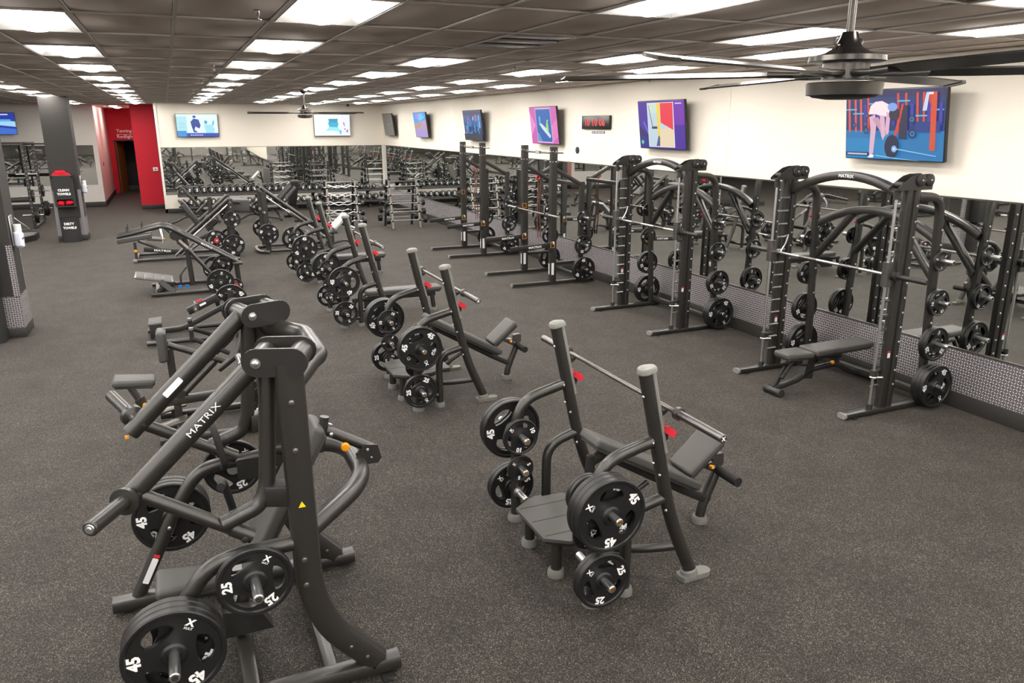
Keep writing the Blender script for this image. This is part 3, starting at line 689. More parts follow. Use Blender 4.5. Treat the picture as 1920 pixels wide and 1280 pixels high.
# ------------------------------------------------------------------ smith machines
def smith(yc, which):
    X0 = 6.5
    t = thing('smith_machine', {1: 'front smith machine by the mirror, with a padded bench inside', 2: 'rear smith machine by the mirror, standing empty beside half racks'}[which], 'smith machine', (X0, yc, 0), 0, 'smith machines')
    P = lambda x, y, z: V((x-X0, y, z))
    for s in (-1, 1):
        y = s*.81
        mb = MB(); mb.bar([P(5.95, y, .035), P(7.16, y, .035)], .105, .052, 0, .012, (0, 0, 1)); r_ = obj('base_rail', mb, M['steel'], t)
        mb = MB(); mb.bar([P(5.925, y, .035), P(5.953, y, .035)], .108, .055, 0, .02, (0, 0, 1)); obj('end_cap', mb, M['grey_cap'], r_)
        mb = MB(); mb.box(P(6.05, y-.03, .005), (.05, .09, .010)); mb.box(P(7.05, y-.03, .005), (.05, .09, .010)); obj('floor_bracket', mb, M['steel_flat'], r_)
        for k, (xx, ww) in enumerate(((6.435, .078), (6.540, .078))):
            mb = MB(); mb.bar([P(xx, y, .055), P(xx, y, 2.27)], .078, ww, 0, .022, (1, 0, 0)); u = obj('upright', mb, M['steel'], t)
            if k == 0:
                mb = MB(); mb.cyl((-.11, 0, 0), (.01, 0, 0), .011, 8); mb.cyl((0, 0, 0), (0, s*.02, 0), .011, 8); cpm = mb.mesh('catch_peg', M['chrome'])
                for q in range(13): link('catch_peg', cpm, u, loc=P(6.44, y-s*.05, .28+q*.148))
                mb = MB(); mb.box(P(6.43, y-.040, .62), (.035, .002, .05)); obj('sticker', mb, M['label'], u)
                mb = MB(); mb.box(P(6.43, y-.0402, .655), (.035, .002, .02)); obj('sticker', mb, M['red'], u)
            mb = MB()
            for q in range(13): bolt(mb, P(6.545, y-.039, .30+q*.15), (0, -1, 0), .013)
            if k == 1: obj('bolt', mb, M['chrome'], u)
        mb = MB(); mb.box(P(6.487, y, 1.17), (.03, .04, 2.2)); obj('inner_channel', mb, M['steel_flat'], t)
        # guide rod, lower stop
        mb = MB(); mb.tube([P(6.30, y, .05), P(6.30, y, 2.24)], .0155, n=14); g = obj('guide_rod', mb, M['chrome'], t)
        mb = MB(); mb.cyl(P(6.30, y, .06), P(6.30, y, .11), .032, 14); mb.cyl(P(6.30, y, 2.17), P(6.30, y, 2.25), .030, 14); obj('rod_socket', mb, M['rubber'], g)
        mb = MB(); mb.cyl(P(6.30, y, .40), P(6.30, y, .47), .034, 14); mb.tube([P(6.30, y, .44), P(6.40, y-s*.02, .46)], .02, n=10); st = obj('safety_stop', mb, M['rubber'], t)
        mb = MB(); mb.tube([P(6.30-.04, y+.01, .40), P(6.30, y-.045, .40), P(6.34, y+.01, .40)], .010, .03, 8); mb.tube([P(6.30, y-.02, .40), P(6.37, y-.05, .40)], .012, n=8); obj('stop_handle', mb, M['chrome'], st)
        # pulley housing: two cheek plates with two round covers
        for q in (-.052, .052):
            mb = MB(); mb.prism([(-.28, -.06), (.16, -.06), (.17, .04), (.15, .075), (.10, .09), (-.05, .085), (-.12, .07), (-.24, .0), (-.285, -.035)], basis(P(6.53, y+q, 2.315), (1, 0, 0), (0, 0, 1), (0, -1, 0)), .008); c_ = obj('pulley_cover', mb, M['steel_flat'], t)
            mb = MB(); sg = -1 if q < 0 else 1
            for cx in (6.52, 6.635): mb.lathe(P(cx, y+q, 2.345), (0, sg, 0), [(0, .058), (.018, .058), (.026, .045), (.028, 0)], 18)
            obj('round_cover', mb, M['steel_flat'], c_)
            mb = MB()
            for cx in (6.52, 6.635): bolt(mb, P(cx, y+q+sg*.028, 2.345), (0, sg, 0), .010)
            obj('bolt', mb, M['chrome'], c_)
        mb = MB()
        for cx in (6.32, 6.52, 6.635): mb.cyl(P(cx, y-.045, 2.335 - (.03 if cx < 6.4 else 0)), P(cx, y+.045, 2.335 - (.03 if cx < 6.4 else 0)), .045 if cx > 6.4 else .03, 14)
        mb.box(P(6.30, y, 2.265), (.08, .09, .02)); obj('pulley', mb, M['rubber'], t)
        mb = MB(); mb.tube([P(6.365, y, .3), P(6.365, y, 2.3)], .003, n=6); obj('cable', mb, M['dchrome'], t)
        # rear upright curving over the top
        mb = MB(); mb.bar([P(7.02, y, .06), P(6.93, y, 1.75), P(6.90, y, 2.17), P(6.57, y, 2.19)], .075, .085, .22, .03, (1, 0, 0), 7); ru = obj('rear_upright', mb, M['steel'], t)
        mb = MB()
        for z in (.30, .9, 1.2, 1.45, 1.70, 1.85): bolt(mb, P(7.0-(z-.3)*.04, y-.039, z), (0, -1, 0), .012)
        obj('bolt', mb, M['chrome'], ru)
        for z in (1.55, 1.13, .70, .26): peg_obj(P(7.0-(z-.3)*.045, y+s*.043, z), (0, s, 0), .22 if z < 1 else .17, ru, False)
    # front arch and lower arch with diagonals
    mb = MB(); pts = [P(6.53, -.80 + 1.6*k/14, 2.13 + .21*(1-((k-7)/7)**2)) for k in range(15)]; mb.bar(pts, .09, .105, 0, .025, (1, 0, 0)); a_ = obj('top_arch', mb, M['steel'], t)
    mb = MB(); put_text(mb, 'MATRIX', basis(P(6.4765, .0, 2.338), (0, -1, 0), (0, 0, 1), (-1, 0, 0)), .034, .01, .20); obj('lettering', mb, M['label'], a_)
    mb = MB(); pts = [P(6.965, -.79 + 1.58*k/14, 1.74 + .22*(1-((k-7)/7)**2)) for k in range(15)]; mb.bar(pts, .085, .10, 0, .025, (1, 0, 0)); obj('lower_arch', mb, M['steel'], t)
    for s in (-1, 1):
        mb = MB(); mb.bar([P(6.965, s*.30, 1.90), P(6.975, s*.79, 1.36)], .075, .08, 0, .02, (1, 0, 0)); obj('diagonal_brace', mb, M['steel'], t)
    mb = MB(); mb.bar([P(7.06, -.79, .12), P(7.06, .79, .12)], .06, .08); obj('rear_crossbar', mb, M['steel'], t)
    # bar carriage
    zb = 1.435; xb = 6.36
    c = bar_t = MB(); c.tube([P(xb, -.80, zb), P(xb, .80, zb)], .0155, n=14); b_ = obj('bar', c, M['chrome'], t)
    c = MB(); c.tube([P(xb, -.42, zb), P(xb, -.16, zb)], .0162, n=14); c.tube([P(xb, .16, zb), P(xb, .42, zb)], .0162, n=14); obj('knurling', c, M['dchrome'], b_)
    for s in (-1, 1):
        y = s*.81
        mb = MB(); mb.bar([P(6.30, y, 1.33), P(6.30, y, 1.57)], .075, .075, 0, .012, (1, 0, 0)); mb.box(P(6.345, y, zb), (.05, .06, .07), None, .008); obj('bar_carriage', mb, M['dchrome'], t)
        mb = MB(); mb.tube([P(6.37, y-s*.07, zb), P(6.44, y-s*.07, zb+.10), P(6.47, y-s*.07, zb+.20)], .009, .03, 8); mb.tube([P(6.46, y-s*.07, zb+.19), P(6.42, y-s*.07, zb+.19)], .009, n=8); obj('bar_latch', mb, M['chrome'], t)
        mb = MB(); mb.lathe(P(xb, s*.845, zb), (0, s, 0), [(0, 0), (0, .045), (.04, .045), (.045, .026), (.36, .026), (.37, .020), (.37, 0)], 16); sl = obj('sleeve', mb, M['steel_flat'], t)
    nmz = {1: 'front smith machine', 2: 'rear smith machine'}[which]; g = 'weight plates on the ' + nmz
    for s, sn in ((-1, 'near'), (1, 'far')):
        y = yc+s*(.81+.043); face = None if s < 0 else (0, -1, 0)
        ld = ((1.55, [5] if s < 0 else [5]), (1.13, [10, 10] if which == 1 else [10]), (.70, [25, 25]), (.26, [45, 45, 45] if s < 0 else [45, 45]))
        for (z, ks), lv in zip(ld, ('top', 'second', 'third', 'lowest')):
            stack((7.0-(z-.3)*.045, y, z), (0, s, 0), ks, f'{lv} peg, {sn} side of {nmz}', g, (60, 200, 180, 40)[int(z*2) % 4], face, .015)
smith(6.165, 1)
smith(9.66, 2)

# ------------------------------------------------------------------ half racks
def halfrack(yc, which):
    X0 = 6.28
    t = thing('half_rack', {1: 'front half rack holding a barbell, beside rear smith machine', 2: 'rear half rack with empty hooks, nearer the corner'}[which], 'squat rack', (X0, yc, 0), 0, 'half racks')
    P = lambda x, y, z: V((x-X0, y, z))
    H = .625
    for s in (-1, 1):
        y = s*H
        mb = MB(); mb.bar([P(5.46, y, .045), P(7.14, y, .045)], .07, .06, 0, .008, (0, 0, 1)); r_ = obj('base_rail', mb, M['steel'], t)
        mb = MB(); mb.bar([P(5.45, y, .045), P(5.475, y, .045)], .072, .062, 0, .01, (0, 0, 1)); obj('end_cap', mb, M['grey_cap'], r_)
        mb = MB(); mb.bar([P(6.28, y, .06), P(6.28, y, 2.48)], .075, .13, 0, .008, (1, 0, 0)); u = obj('upright', mb, M['steel_flat'] if 0 else M['steel'], t)
        mb = MB()
        for k in range(20): mb.cyl(P(6.214, y, .55+k*.05), P(6.2085, y, .55+k*.05), .013, 8)
        for k in range(24): mb.cyl(P(6.25, y-.0375, .4+k*.06), P(6.25, y-.0382, .4+k*.06), .009, 6)
        obj('hole_row', mb, M['rubber'], u)
        mb = MB()
        for z in (2.22, 2.40):
            for q in (-.03, .03): bolt(mb, P(6.28+q, y-.0375, z), (0, -1, 0), .011); bolt(mb, P(6.215, y+q*.6, z), (-1, 0, 0), .011)
        obj('bolt', mb, M['chrome'], u)
        mb = MB(); mb.box(P(6.27, y-.0385, .30), (.05, .002, .22)); mb.box(P(6.27, y-.0385, .78), (.05, .002, .05)); mb.box(P(6.213, y, .3), (.002, .03, .2)); obj('sticker', mb, M['label'], u)
        # number plate hook squares
        for z in ((.74, 1.34) if s > 0 else (.74,)):
            mb = MB(); o_ = P(6.262, y-.041, z); 
            for a, b in (((0, .045), (.10, .012)), ((0, -.045), (.10, .012))): mb.box(o_+V((0, 0, a[1])), (.080, .004, .006))
            for q in (-.038, .038): mb.box(o_+V((q, 0, 0)), (.006, .004, .09))
            obj('hook_frame', mb, M['orange'], u, label='square orange hook marker')
        # j-hook
        mb = MB(); mb.prism([(-.01, -.10), (.0, -.10), (.0, .06), (-.085, .06), (-.10, .02), (-.085, -.0), (-.02, .0)][::-1], basis(P(6.214, y, 1.27), (1, 0, 0), (0, 0, 1), (0, -1, 0)), .05)
        mb.prism([(0, -.02), (-.09, -.02), (-.105, .05), (-.09, .05), (-.075, .0), (0, .0)][::-1], basis(P(6.214, y, 1.265), (1, 0, 0), (0, 0, 1), (0, -1, 0)), .055); obj('bar_hook', mb, M['rubber'], t)
        # safety arm
        mb = MB(); mb.bar([P(5.44, y, .70), P(6.215, y, .74)], .055, .085, 0, .006, (0, 0, 1)); mb.box(P(6.24, y, .70), (.06, .085, .20), None, .006); a_ = obj('safety_arm', mb, M['steel_flat'], t)
        mb = MB(); put_text(mb, 'MATRIX', basis(P(5.92, y-.0285, .722), (1, 0, .05), (-.05, 0, 1), (0, -1, 0)), .038, .02, .26); obj('lettering', mb, M['label'], a_)
        mb = MB(); mb.bar([P(6.86, y, .06), P(6.86, y, 1.86)], .07, .09, 0, .008, (1, 0, 0)); ru = obj('rear_upright', mb, M['steel'], t)
        mb = MB(); mb.bar([P(6.33, y, 2.08), P(6.86, y, 1.80)], .06, .07, 0, .008, (0, 0, 1)); obj('diagonal_brace', mb, M['steel'], t)
        for z in (1.22, .72, .27): peg_obj(P(6.88, y+s*.035, z), (0, s, 0), .22, ru, False)
        mb = MB(); mb.bar([P(6.33, y, .40), P(6.86, y, .40)], .05, .06, 0, .008, (0, 0, 1)); obj('side_tube', mb, M['steel'], t)
    mb = MB(); mb.tube([P(6.28, -H, 2.37), P(6.28, H, 2.37)], .017, n=12); mb.tube([P(6.28, -H-.04, 2.375), P(6.40, -H-.14, 2.375)], .014, n=10); pb = obj('pull_up_bar', mb, M['silver'], t)
    mb = MB(); mb.box(P(6.27, 0, 2.37), (.02, .22, .05), None, .006); obj('name_plate', mb, M['steel_flat'], pb)
    mb = MB(); put_text(mb, 'MATRIX', basis(P(6.2585, 0, 2.37), (0, -1, 0), (0, 0, 1), (-1, 0, 0)), .028, .02, .16); obj('lettering', mb, M['label'], pb)
    for z in (.10, 1.80):
        mb = MB(); mb.bar([P(6.90, -H, z), P(6.90, H, z)], .06, .07, 0, .01); obj('rear_crossbar', mb, M['steel'], t)
    nmz = {1: 'front half rack', 2: 'rear half rack'}[which]; g = 'weight plates on the ' + nmz
    for s, sn in ((-1, 'near'), (1, 'far')):
        ld = ((1.22, [10]), (.72, [25]), (.27, [45, 45]))
        for (z, ks), lv in zip(ld, ('top', 'middle', 'lowest')):
            stack((6.88, yc+s*(H+.035), z), (0, s, 0), ks, f'{lv} peg, {sn} side of {nmz}', g, 70+int(z*97) % 90, None if s < 0 else (0, -1, 0), .015)
    # looped resistance band hung on the far brace
    mb = MB(); y = .70; 
    for q, ph in ((-.02, 0), (.03, 1.2)):
        pts = [P(6.62+q+.012*math.sin(k*.7+ph), y, 1.84-k*.105) for k in range(12)]; mb.sweep(mb.path(pts, .05, 3), [(-.022, -.003), (.022, -.003), (.022, .003), (-.022, .003)], (1, 0, 0))
    b = obj('resistance_band', mb, M['band'], label={1: 'brown rubber loop band hanging from the front half rack', 2: 'brown rubber loop band hanging from the rear half rack'}[which], cat='resistance band', group='bands on the half racks'); b.location = (X0, yc, 0)
    mb = MB(); mb.lathe(P(6.60, y-.02, 1.86), (0, 1, 0), [(0, .03), (0, .045), (.03, .045), (.03, .03), (0, .03)], 12); obj('clip', mb, M['red'], b, label='red clip')
halfrack(13.25, 1); halfrack(16.73, 2)
barbell((6.135, 12.13, 1.295), (6.135, 14.33, 1.295), 'steel barbell resting on the front half rack hooks')

# ------------------------------------------------------------------ plate loaded machines
def sticker(parent, o, x, y, z, w, h, m='label'):
    mb = MB(); mb.prism(rrect(w, h, min(w, h)*.15, 2), basis(o, x, y, z), .0016); return obj('sticker', mb, M[m], parent)
def warn(parent, o, x, y, z, s=.03):
    mb = MB(); mb.prism([(-s/2, -s*.43), (s/2, -s*.43), (0, s*.45)], basis(o, x, y, z), .002); q = obj('warning_sticker', mb, M['yellow'], parent, label='yellow triangle')
    return q

def chest_press():
    X0, Yc = .15, 4.12; t = thing('chest_press_machine', 'large plate-loaded incline press machine in front, with two long lever arms', 'exercise machine', (X0, Yc, 0))
    P = lambda x, y, z: V((x-X0, y, z))
    for s in (-1, 1):
        y = s*.575
        mb = MB(); mb.bar([P(-.59, y, .06), P(.85, y, .06)], .10, .085, 0, .025, (0, 0, 1)); r_ = obj('base_rail', mb, M['steel'], t)
        mb = MB(); mb.bar([P(-.60, y, .06), P(-.588, y, .06)], .102, .087, 0, .025, (0, 0, 1)); mb.bar([P(.848, y, .06), P(.86, y, .06)], .102, .087, 0, .025, (0, 0, 1)); obj('end_cap', mb, M['steel'], r_)
        mb = MB(); 
        for x in (-.52, .78): mb.prism(rrect(.06, .12, .01), basis(P(x, y+s*.04, .006), (1, 0, 0), (0, 1, 0), (0, 0, 1)), .010); mb.cyl(P(x, y+s*.085, .008), P(x, y+s*.085, .018), .01, 8)
        obj('floor_bracket', mb, M['steel_flat'], r_)
        # main upright with swept back foot
        mb = MB(); mb.bar([P(.74, y, .09), P(.50, y, .36), P(.42, y, .62), P(.405, y, 1.80)], .10, .13, .16, .03, (1, 0, 0), 6); u = obj('upright', mb, M['steel'], t)
        mb = MB()
        for q in (1.62, 1.38, .80, .66): bolt(mb, P(.40, y-.05, q), (0, -1, 0), .016)
        for q in ((.60, .24), (.68, .155)): bolt(mb, P(q[0], y-.05, q[1]), (0, -1, 0), .012)
        obj('bolt', mb, M['silver'], u)
        if s < 0: warn(u, P(.41, y-.0515, 1.10), (1, 0, 0), (0, 0, 1), (0, -1, 0), .035)
        # pivot head: two cheek plates, two cylinders between
        ax = V((.34, -s*.94, 0)).normalized(); pp = V((ax.y, -ax.x, 0)); pp = pp if pp.x > 0 else -pp
        C0 = P(.345, s*.60, 1.815); nrm = -ax
        for k, q in enumerate((0, .21)):
            mb = MB(); mb.prism(stadium(.30, .135), basis(C0+ax*q, pp, (0, 0, 1), pp.cross(V((0, 0, 1)))), .016); pl_ = obj('pivot_plate', mb, M['steel_flat'], t)
            mb = MB(); o_ = C0 + ax*q - pp*.085; face = V((0, -1, 0)); fd = -ax if (-ax).dot(face) > 0 else ax
            mb.lathe(o_ + fd*.008, fd, [(0, .024), (.004, .024), (.005, .016), (.014, .016), (.018, .010), (.018, 0)], 14); obj('pivot_bolt', mb, M['chrome'], pl_)
        mb = MB(); mb.cyl(C0-pp*.085+ax*.012, C0-pp*.085+ax*.198, .050, 20); mb.cyl(C0+pp*.085+ax*.01, C0+pp*.085+ax*.20, .052, 20); obj('pivot_tube', mb, M['steel'], t)
        # lever arm assembly
        piv = C0 - pp*.085 + ax*.105; E1 = P(-.36, s*.46, 1.19); da = (E1-piv).normalized()
        mb = MB(); mb.tube([piv, E1], .049, n=18); arm = obj('lever_arm', mb, M['steel'], t)
        mb = MB(); mb.lathe(E1, da, [(0, .049), (.004, .049), (.006, .044), (.006, 0)], 18); obj('end_cap', mb, M['steel_flat'], arm)
        if s > 0:
            mb = MB(); mb.box(E1 + da*.008 + V((-.02, 0, -.02)), (.02, .02, .014)); obj('sticker', mb, M['orange'], arm)
            vn = (V((0, -1, .35)) - da*V((0, -1, .35)).dot(da)).normalized(); sticker(arm, piv + (E1-piv)*.62 + vn*.0495, da, vn.cross(da), vn, .13, .035)
        else:
            mb = MB(); wrap_text(mb, 'MATRIX', piv + (E1-piv)*.42, -da, V((0, -1, .22)), .049, .027, .0, .20); obj('lettering', mb, M['label'], arm)
        mb = MB(); bolt(mb, piv + (E1-piv)*.90 + V((0, -.045, -.02)), (0, -1, -.2), .02); obj('bolt', mb, M['steel_flat'], arm)
        hc = P(-.33, s*.49, 1.255 if s > 0 else 1.225); hd = V((-.14, s*.30, .07 if s > 0 else .02)).normalized()
        mb = MB(); mb.lathe(hc-hd*.02, hd, [(0, 0), (0, .03), (.03, .035), (.05, .062), (.075, .064), (.078, .034), (.34, .034), (.345, .028), (.345, 0)], 20); hn = obj('weight_horn', mb, M['steel'], arm)
        e = hc + hd*.325; mb = MB(); mb.lathe(e, hd, [(0, .022), (.004, .02), (.004, .012), (.010, .010), (.012, 0)], 12); obj('end_bolt', mb, M['chrome'], hn)
        Hn = P(.17, s*.51, .93); mb = MB(); mb.tube([P(-.31, s*.47, 1.235), Hn], .034, n=14); hb = obj('handle_tube', mb, M['steel'], t)
        mb = MB(); mb.tube([Hn + (Hn-P(-.31, s*.47, 1.235)).normalized()*-.10, Hn+(Hn-P(-.31, s*.47, 1.235)).normalized()*.01], .040, n=14); obj('handle_end', mb, M['steel'], hb)
        mb = MB(); bolt(mb, Hn + V((-.03, -.035, .0)), (0, -1, 0), .018); obj('bolt', mb, M['steel_flat'], hb)
        lk = piv + V((.02, 0, -.04)); mb = MB(); mb.tube([lk, P(.27, s*.50, 1.18), P(.23, s*.51, 1.08), P(.05, s*.52, 1.02)], .040, .13, 16, 7); lb = obj('link_tube', mb, M['steel'], t)
        if s < 0: warn(lb, P(.25, s*.50-.041, 1.13), (1, 0, 0), (0, 0, 1), (0, -1, 0), .035)
        # hand grip, hanging inward loop
        mb = MB(); mb.tube([P(.06, s*.45, 1.18), P(.075, s*.33, 1.16), P(.11, s*.30, .97), P(.10, s*.36, .93)], .020, .06, 12); obj('hand_grip', mb, M['grip'], t)
        # bumper clamp between link and upright
        mb = MB(); mb.bar([P(.27, s*.50, 1.13), P(.40, s*.55, 1.13)], .10, .11, 0, .012, (0, 0, 1)); obj('stop_block', mb, M['steel_flat'], t)
        # front leg curving back to the upright
        mb = MB(); mb.tube([P(-.46, y, .08), P(-.17, y, .66), P(-.03, y, .86), P(.36, y, .88)], .040, .22, 16, 8); fl = obj('front_leg', mb, M['steel'], t)
        mb = MB(); bolt(mb, P(-.235, y-.04, .52), (0, -1, 0), .013); bolt(mb, P(.20, y-.04, .88), (0, -1, 0), .013); obj('bolt', mb, M['chrome'], fl)
        if s > 0:
            dd = V((.29, 0, .58)).normalized(); vn = V((0, -1, 0)); sticker(fl, P(-.37, y-.0402, .26), dd, vn.cross(dd), vn, .17, .035); sticker(fl, P(-.325, y-.0404, .35), dd, vn.cross(dd), vn, .02, .035, 'red')
        peg_obj(P(-.22, y+s*.035, .54), (0, s, 0), .32 if s < 0 else .28, fl, False, .0245)
        peg_obj(P(.16, y+s*.035, .80 if s > 0 else .78), (0, s, 0), .24, fl, False, .0245)
    # two rear U frames
    mb = MB(); mb.tube([P(.42, -.58, 1.70), P(.55, -.30, 1.72), P(.60, -.22, 1.72), P(.60, .22, 1.72), P(.55, .30, 1.72), P(.42, .58, 1.70)], .052, .10, 18, 5); obj('upper_rear_loop', mb, M['steel'], t)
    mb = MB(); mb.tube([P(.44, -.56, .92), P(.72, -.34, .99), P(.80, -.18, 1.0), P(.80, .18, 1.0), P(.72, .34, .99), P(.44, .56, .92)], .050, .16, 18, 6); obj('lower_rear_loop', mb, M['steel'], t)
    # back pad, seat
    a = V((.12-X0, 0, .42)); b = V((.60-X0, 0, 1.27)); dr = (b-a); Lp = dr.length; th = math.atan2(dr.x, dr.z)
    rot = ry(th); cpt = (a+b)/2
    def tp(q): 
        f = 1 - max(0, q.z-.15)*.45; return V((q.x, q.y*f, q.z))
    mb = MB(); mb.rbox(cpt, (.075, .30, Lp), .028, 3, rot, tp); bp_ = obj('back_pad', mb, M['pad'], t)
    mb = MB(); mb.rbox(cpt + rot @ V((.042, 0, 0)), (.03, .26, Lp*.94), .01, 1, rot, tp); obj('pad_base', mb, M['padside'], bp_)
    mb = MB(); mb.rbox(P(-.15, 0, .455), (.33, .26, .07), .03, 3, ry(.06), lambda q: V((q.x, q.y*(1-max(0, q.x+.05)*1.6), q.z))); sp_ = obj('seat_pad', mb, M['pad'], t)
    mb = MB(); mb.rbox(P(-.15, 0, .418), (.29, .18, .03), .01, 1, ry(.06)); obj('pad_base', mb, M['padside'], sp_)
    mb = MB(); mb.bar([P(-.20, 0, .40), P(.02, 0, .38)], .10, .05); mb.bar([P(.0, 0, .42), P(.08, 0, .10)], .08, .06, 0, .01, (1, 0, 0)); mb.bar([P(.02, .0, .47), P(.30, 0, .50)], .05, .06); obj('seat_post', mb, M['steel'], t)
    mb = MB(); mb.box(P(-.13, -.03, .385), (.06, .02, .015)); obj('seat_lever', mb, M['orange'], t)
    mb = MB(); mb.bar([P(.10, -.57, .07), P(.10, .57, .07)], .085, .09, 0, .02, (0, 0, 1)); obj('crossbeam', mb, M['steel'], t)
    mb = MB(); mb.bar([P(.50, -.57, .07), P(.50, .57, .07)], .07, .06, 0, .015, (0, 0, 1)); obj('crossbeam', mb, M['steel'], t)
    mb = MB(); mb.prism([(-.10, -.02), (.16, -.02), (.10, .10), (-.10, .14)], basis(P(.10, -.10, .16), (1, 0, 0), (0, 0, 1), (0, -1, 0)), .10); obj('gusset', mb, M['steel_flat'], t)
    mb = MB(); mb.tube([P(.06, 0, .10), P(.20, 0, .50), P(.50, 0, 1.05)], .035, .1, 14); obj('pad_support', mb, M['steel'], t)
    sticker(bp_, P(.10, -.14, .56), (1, 0, 0), (0, 0, 1), (0, -1, 0), .05, .045)
    # back pad adjuster on the lower loop
    mb = MB(); mb.tube([P(.64, -.02, 1.22), P(.89, -.02, 1.07)], .030, n=16); ad = obj('adjuster_tube', mb, M['steel'], t)
    mb = MB(); mb.tube([P(.60, -.02, 1.10), P(.64, -.02, 1.30)], .026, n=14); obj('adjuster_grip', mb, M['steel'], ad)
    mb = MB(); mb.prism([(-.02, -.07), (.07, -.07), (.09, -.04), (.07, .04), (.0, .05), (-.06, .0)], basis(P(.85, -.055, 1.06), (1, 0, 0), (0, 0, 1), (0, -1, 0)), .012); obj('adjuster_plate', mb, M['steel_flat'], ad)
    mb = MB(); bolt(mb, P(.665, -.05, 1.20), (0, -1, 0), .014); bolt(mb, P(.86, -.063, 1.08), (0, -1, 0), .010); bolt(mb, P(.88, -.063, 1.03), (0, -1, 0), .007); mb.lathe(P(.66, -.02, 1.235), (.5, 0, 1), [(0, .014), (.02, .014), (.02, 0)], 10); obj('bolt', mb, M['chrome'], ad)
    mb = MB(); mb.lathe(P(.735, -.055, 1.13), (-.1, -1, -.05), [(0, .008), (.015, .008), (.018, .022), (.035, .026), (.045, .020), (.047, 0)], 16); obj('pull_knob', mb, M['orange'], ad, label='round orange pull knob')
    mb = MB(); mb.prism(rrect(.20, .12, .015), basis(P(.26, .02, 1.05), (1, 0, 0), (0, 0, 1), (0, -1, 0)), .02); obj('mounting_plate', mb, M['steel_flat'], t)
    g = 'weight plates on the front press machine'; nm = 'front press machine'
    stack((-.22, Yc-.575-.035, .54), (0, -1, 0), [45, 45, 45], 'front peg, near side of '+nm, g, 180, None, .02)
    stack((-.22, Yc+.575+.035, .54), (0, 1, 0), [45, 45, 45], 'front peg, far side of '+nm, g, 180, (0, -1, 0), .02)
    stack((.16, Yc-.575-.035, .78), (0, -1, 0), [25], 'rear peg, near side of '+nm, g, 180, None, .05)
    stack((.16, Yc+.575+.035, .80), (0, 1, 0), [25], 'rear peg, far side of '+nm, g, 170, (0, -1, 0), .03)
chest_press()

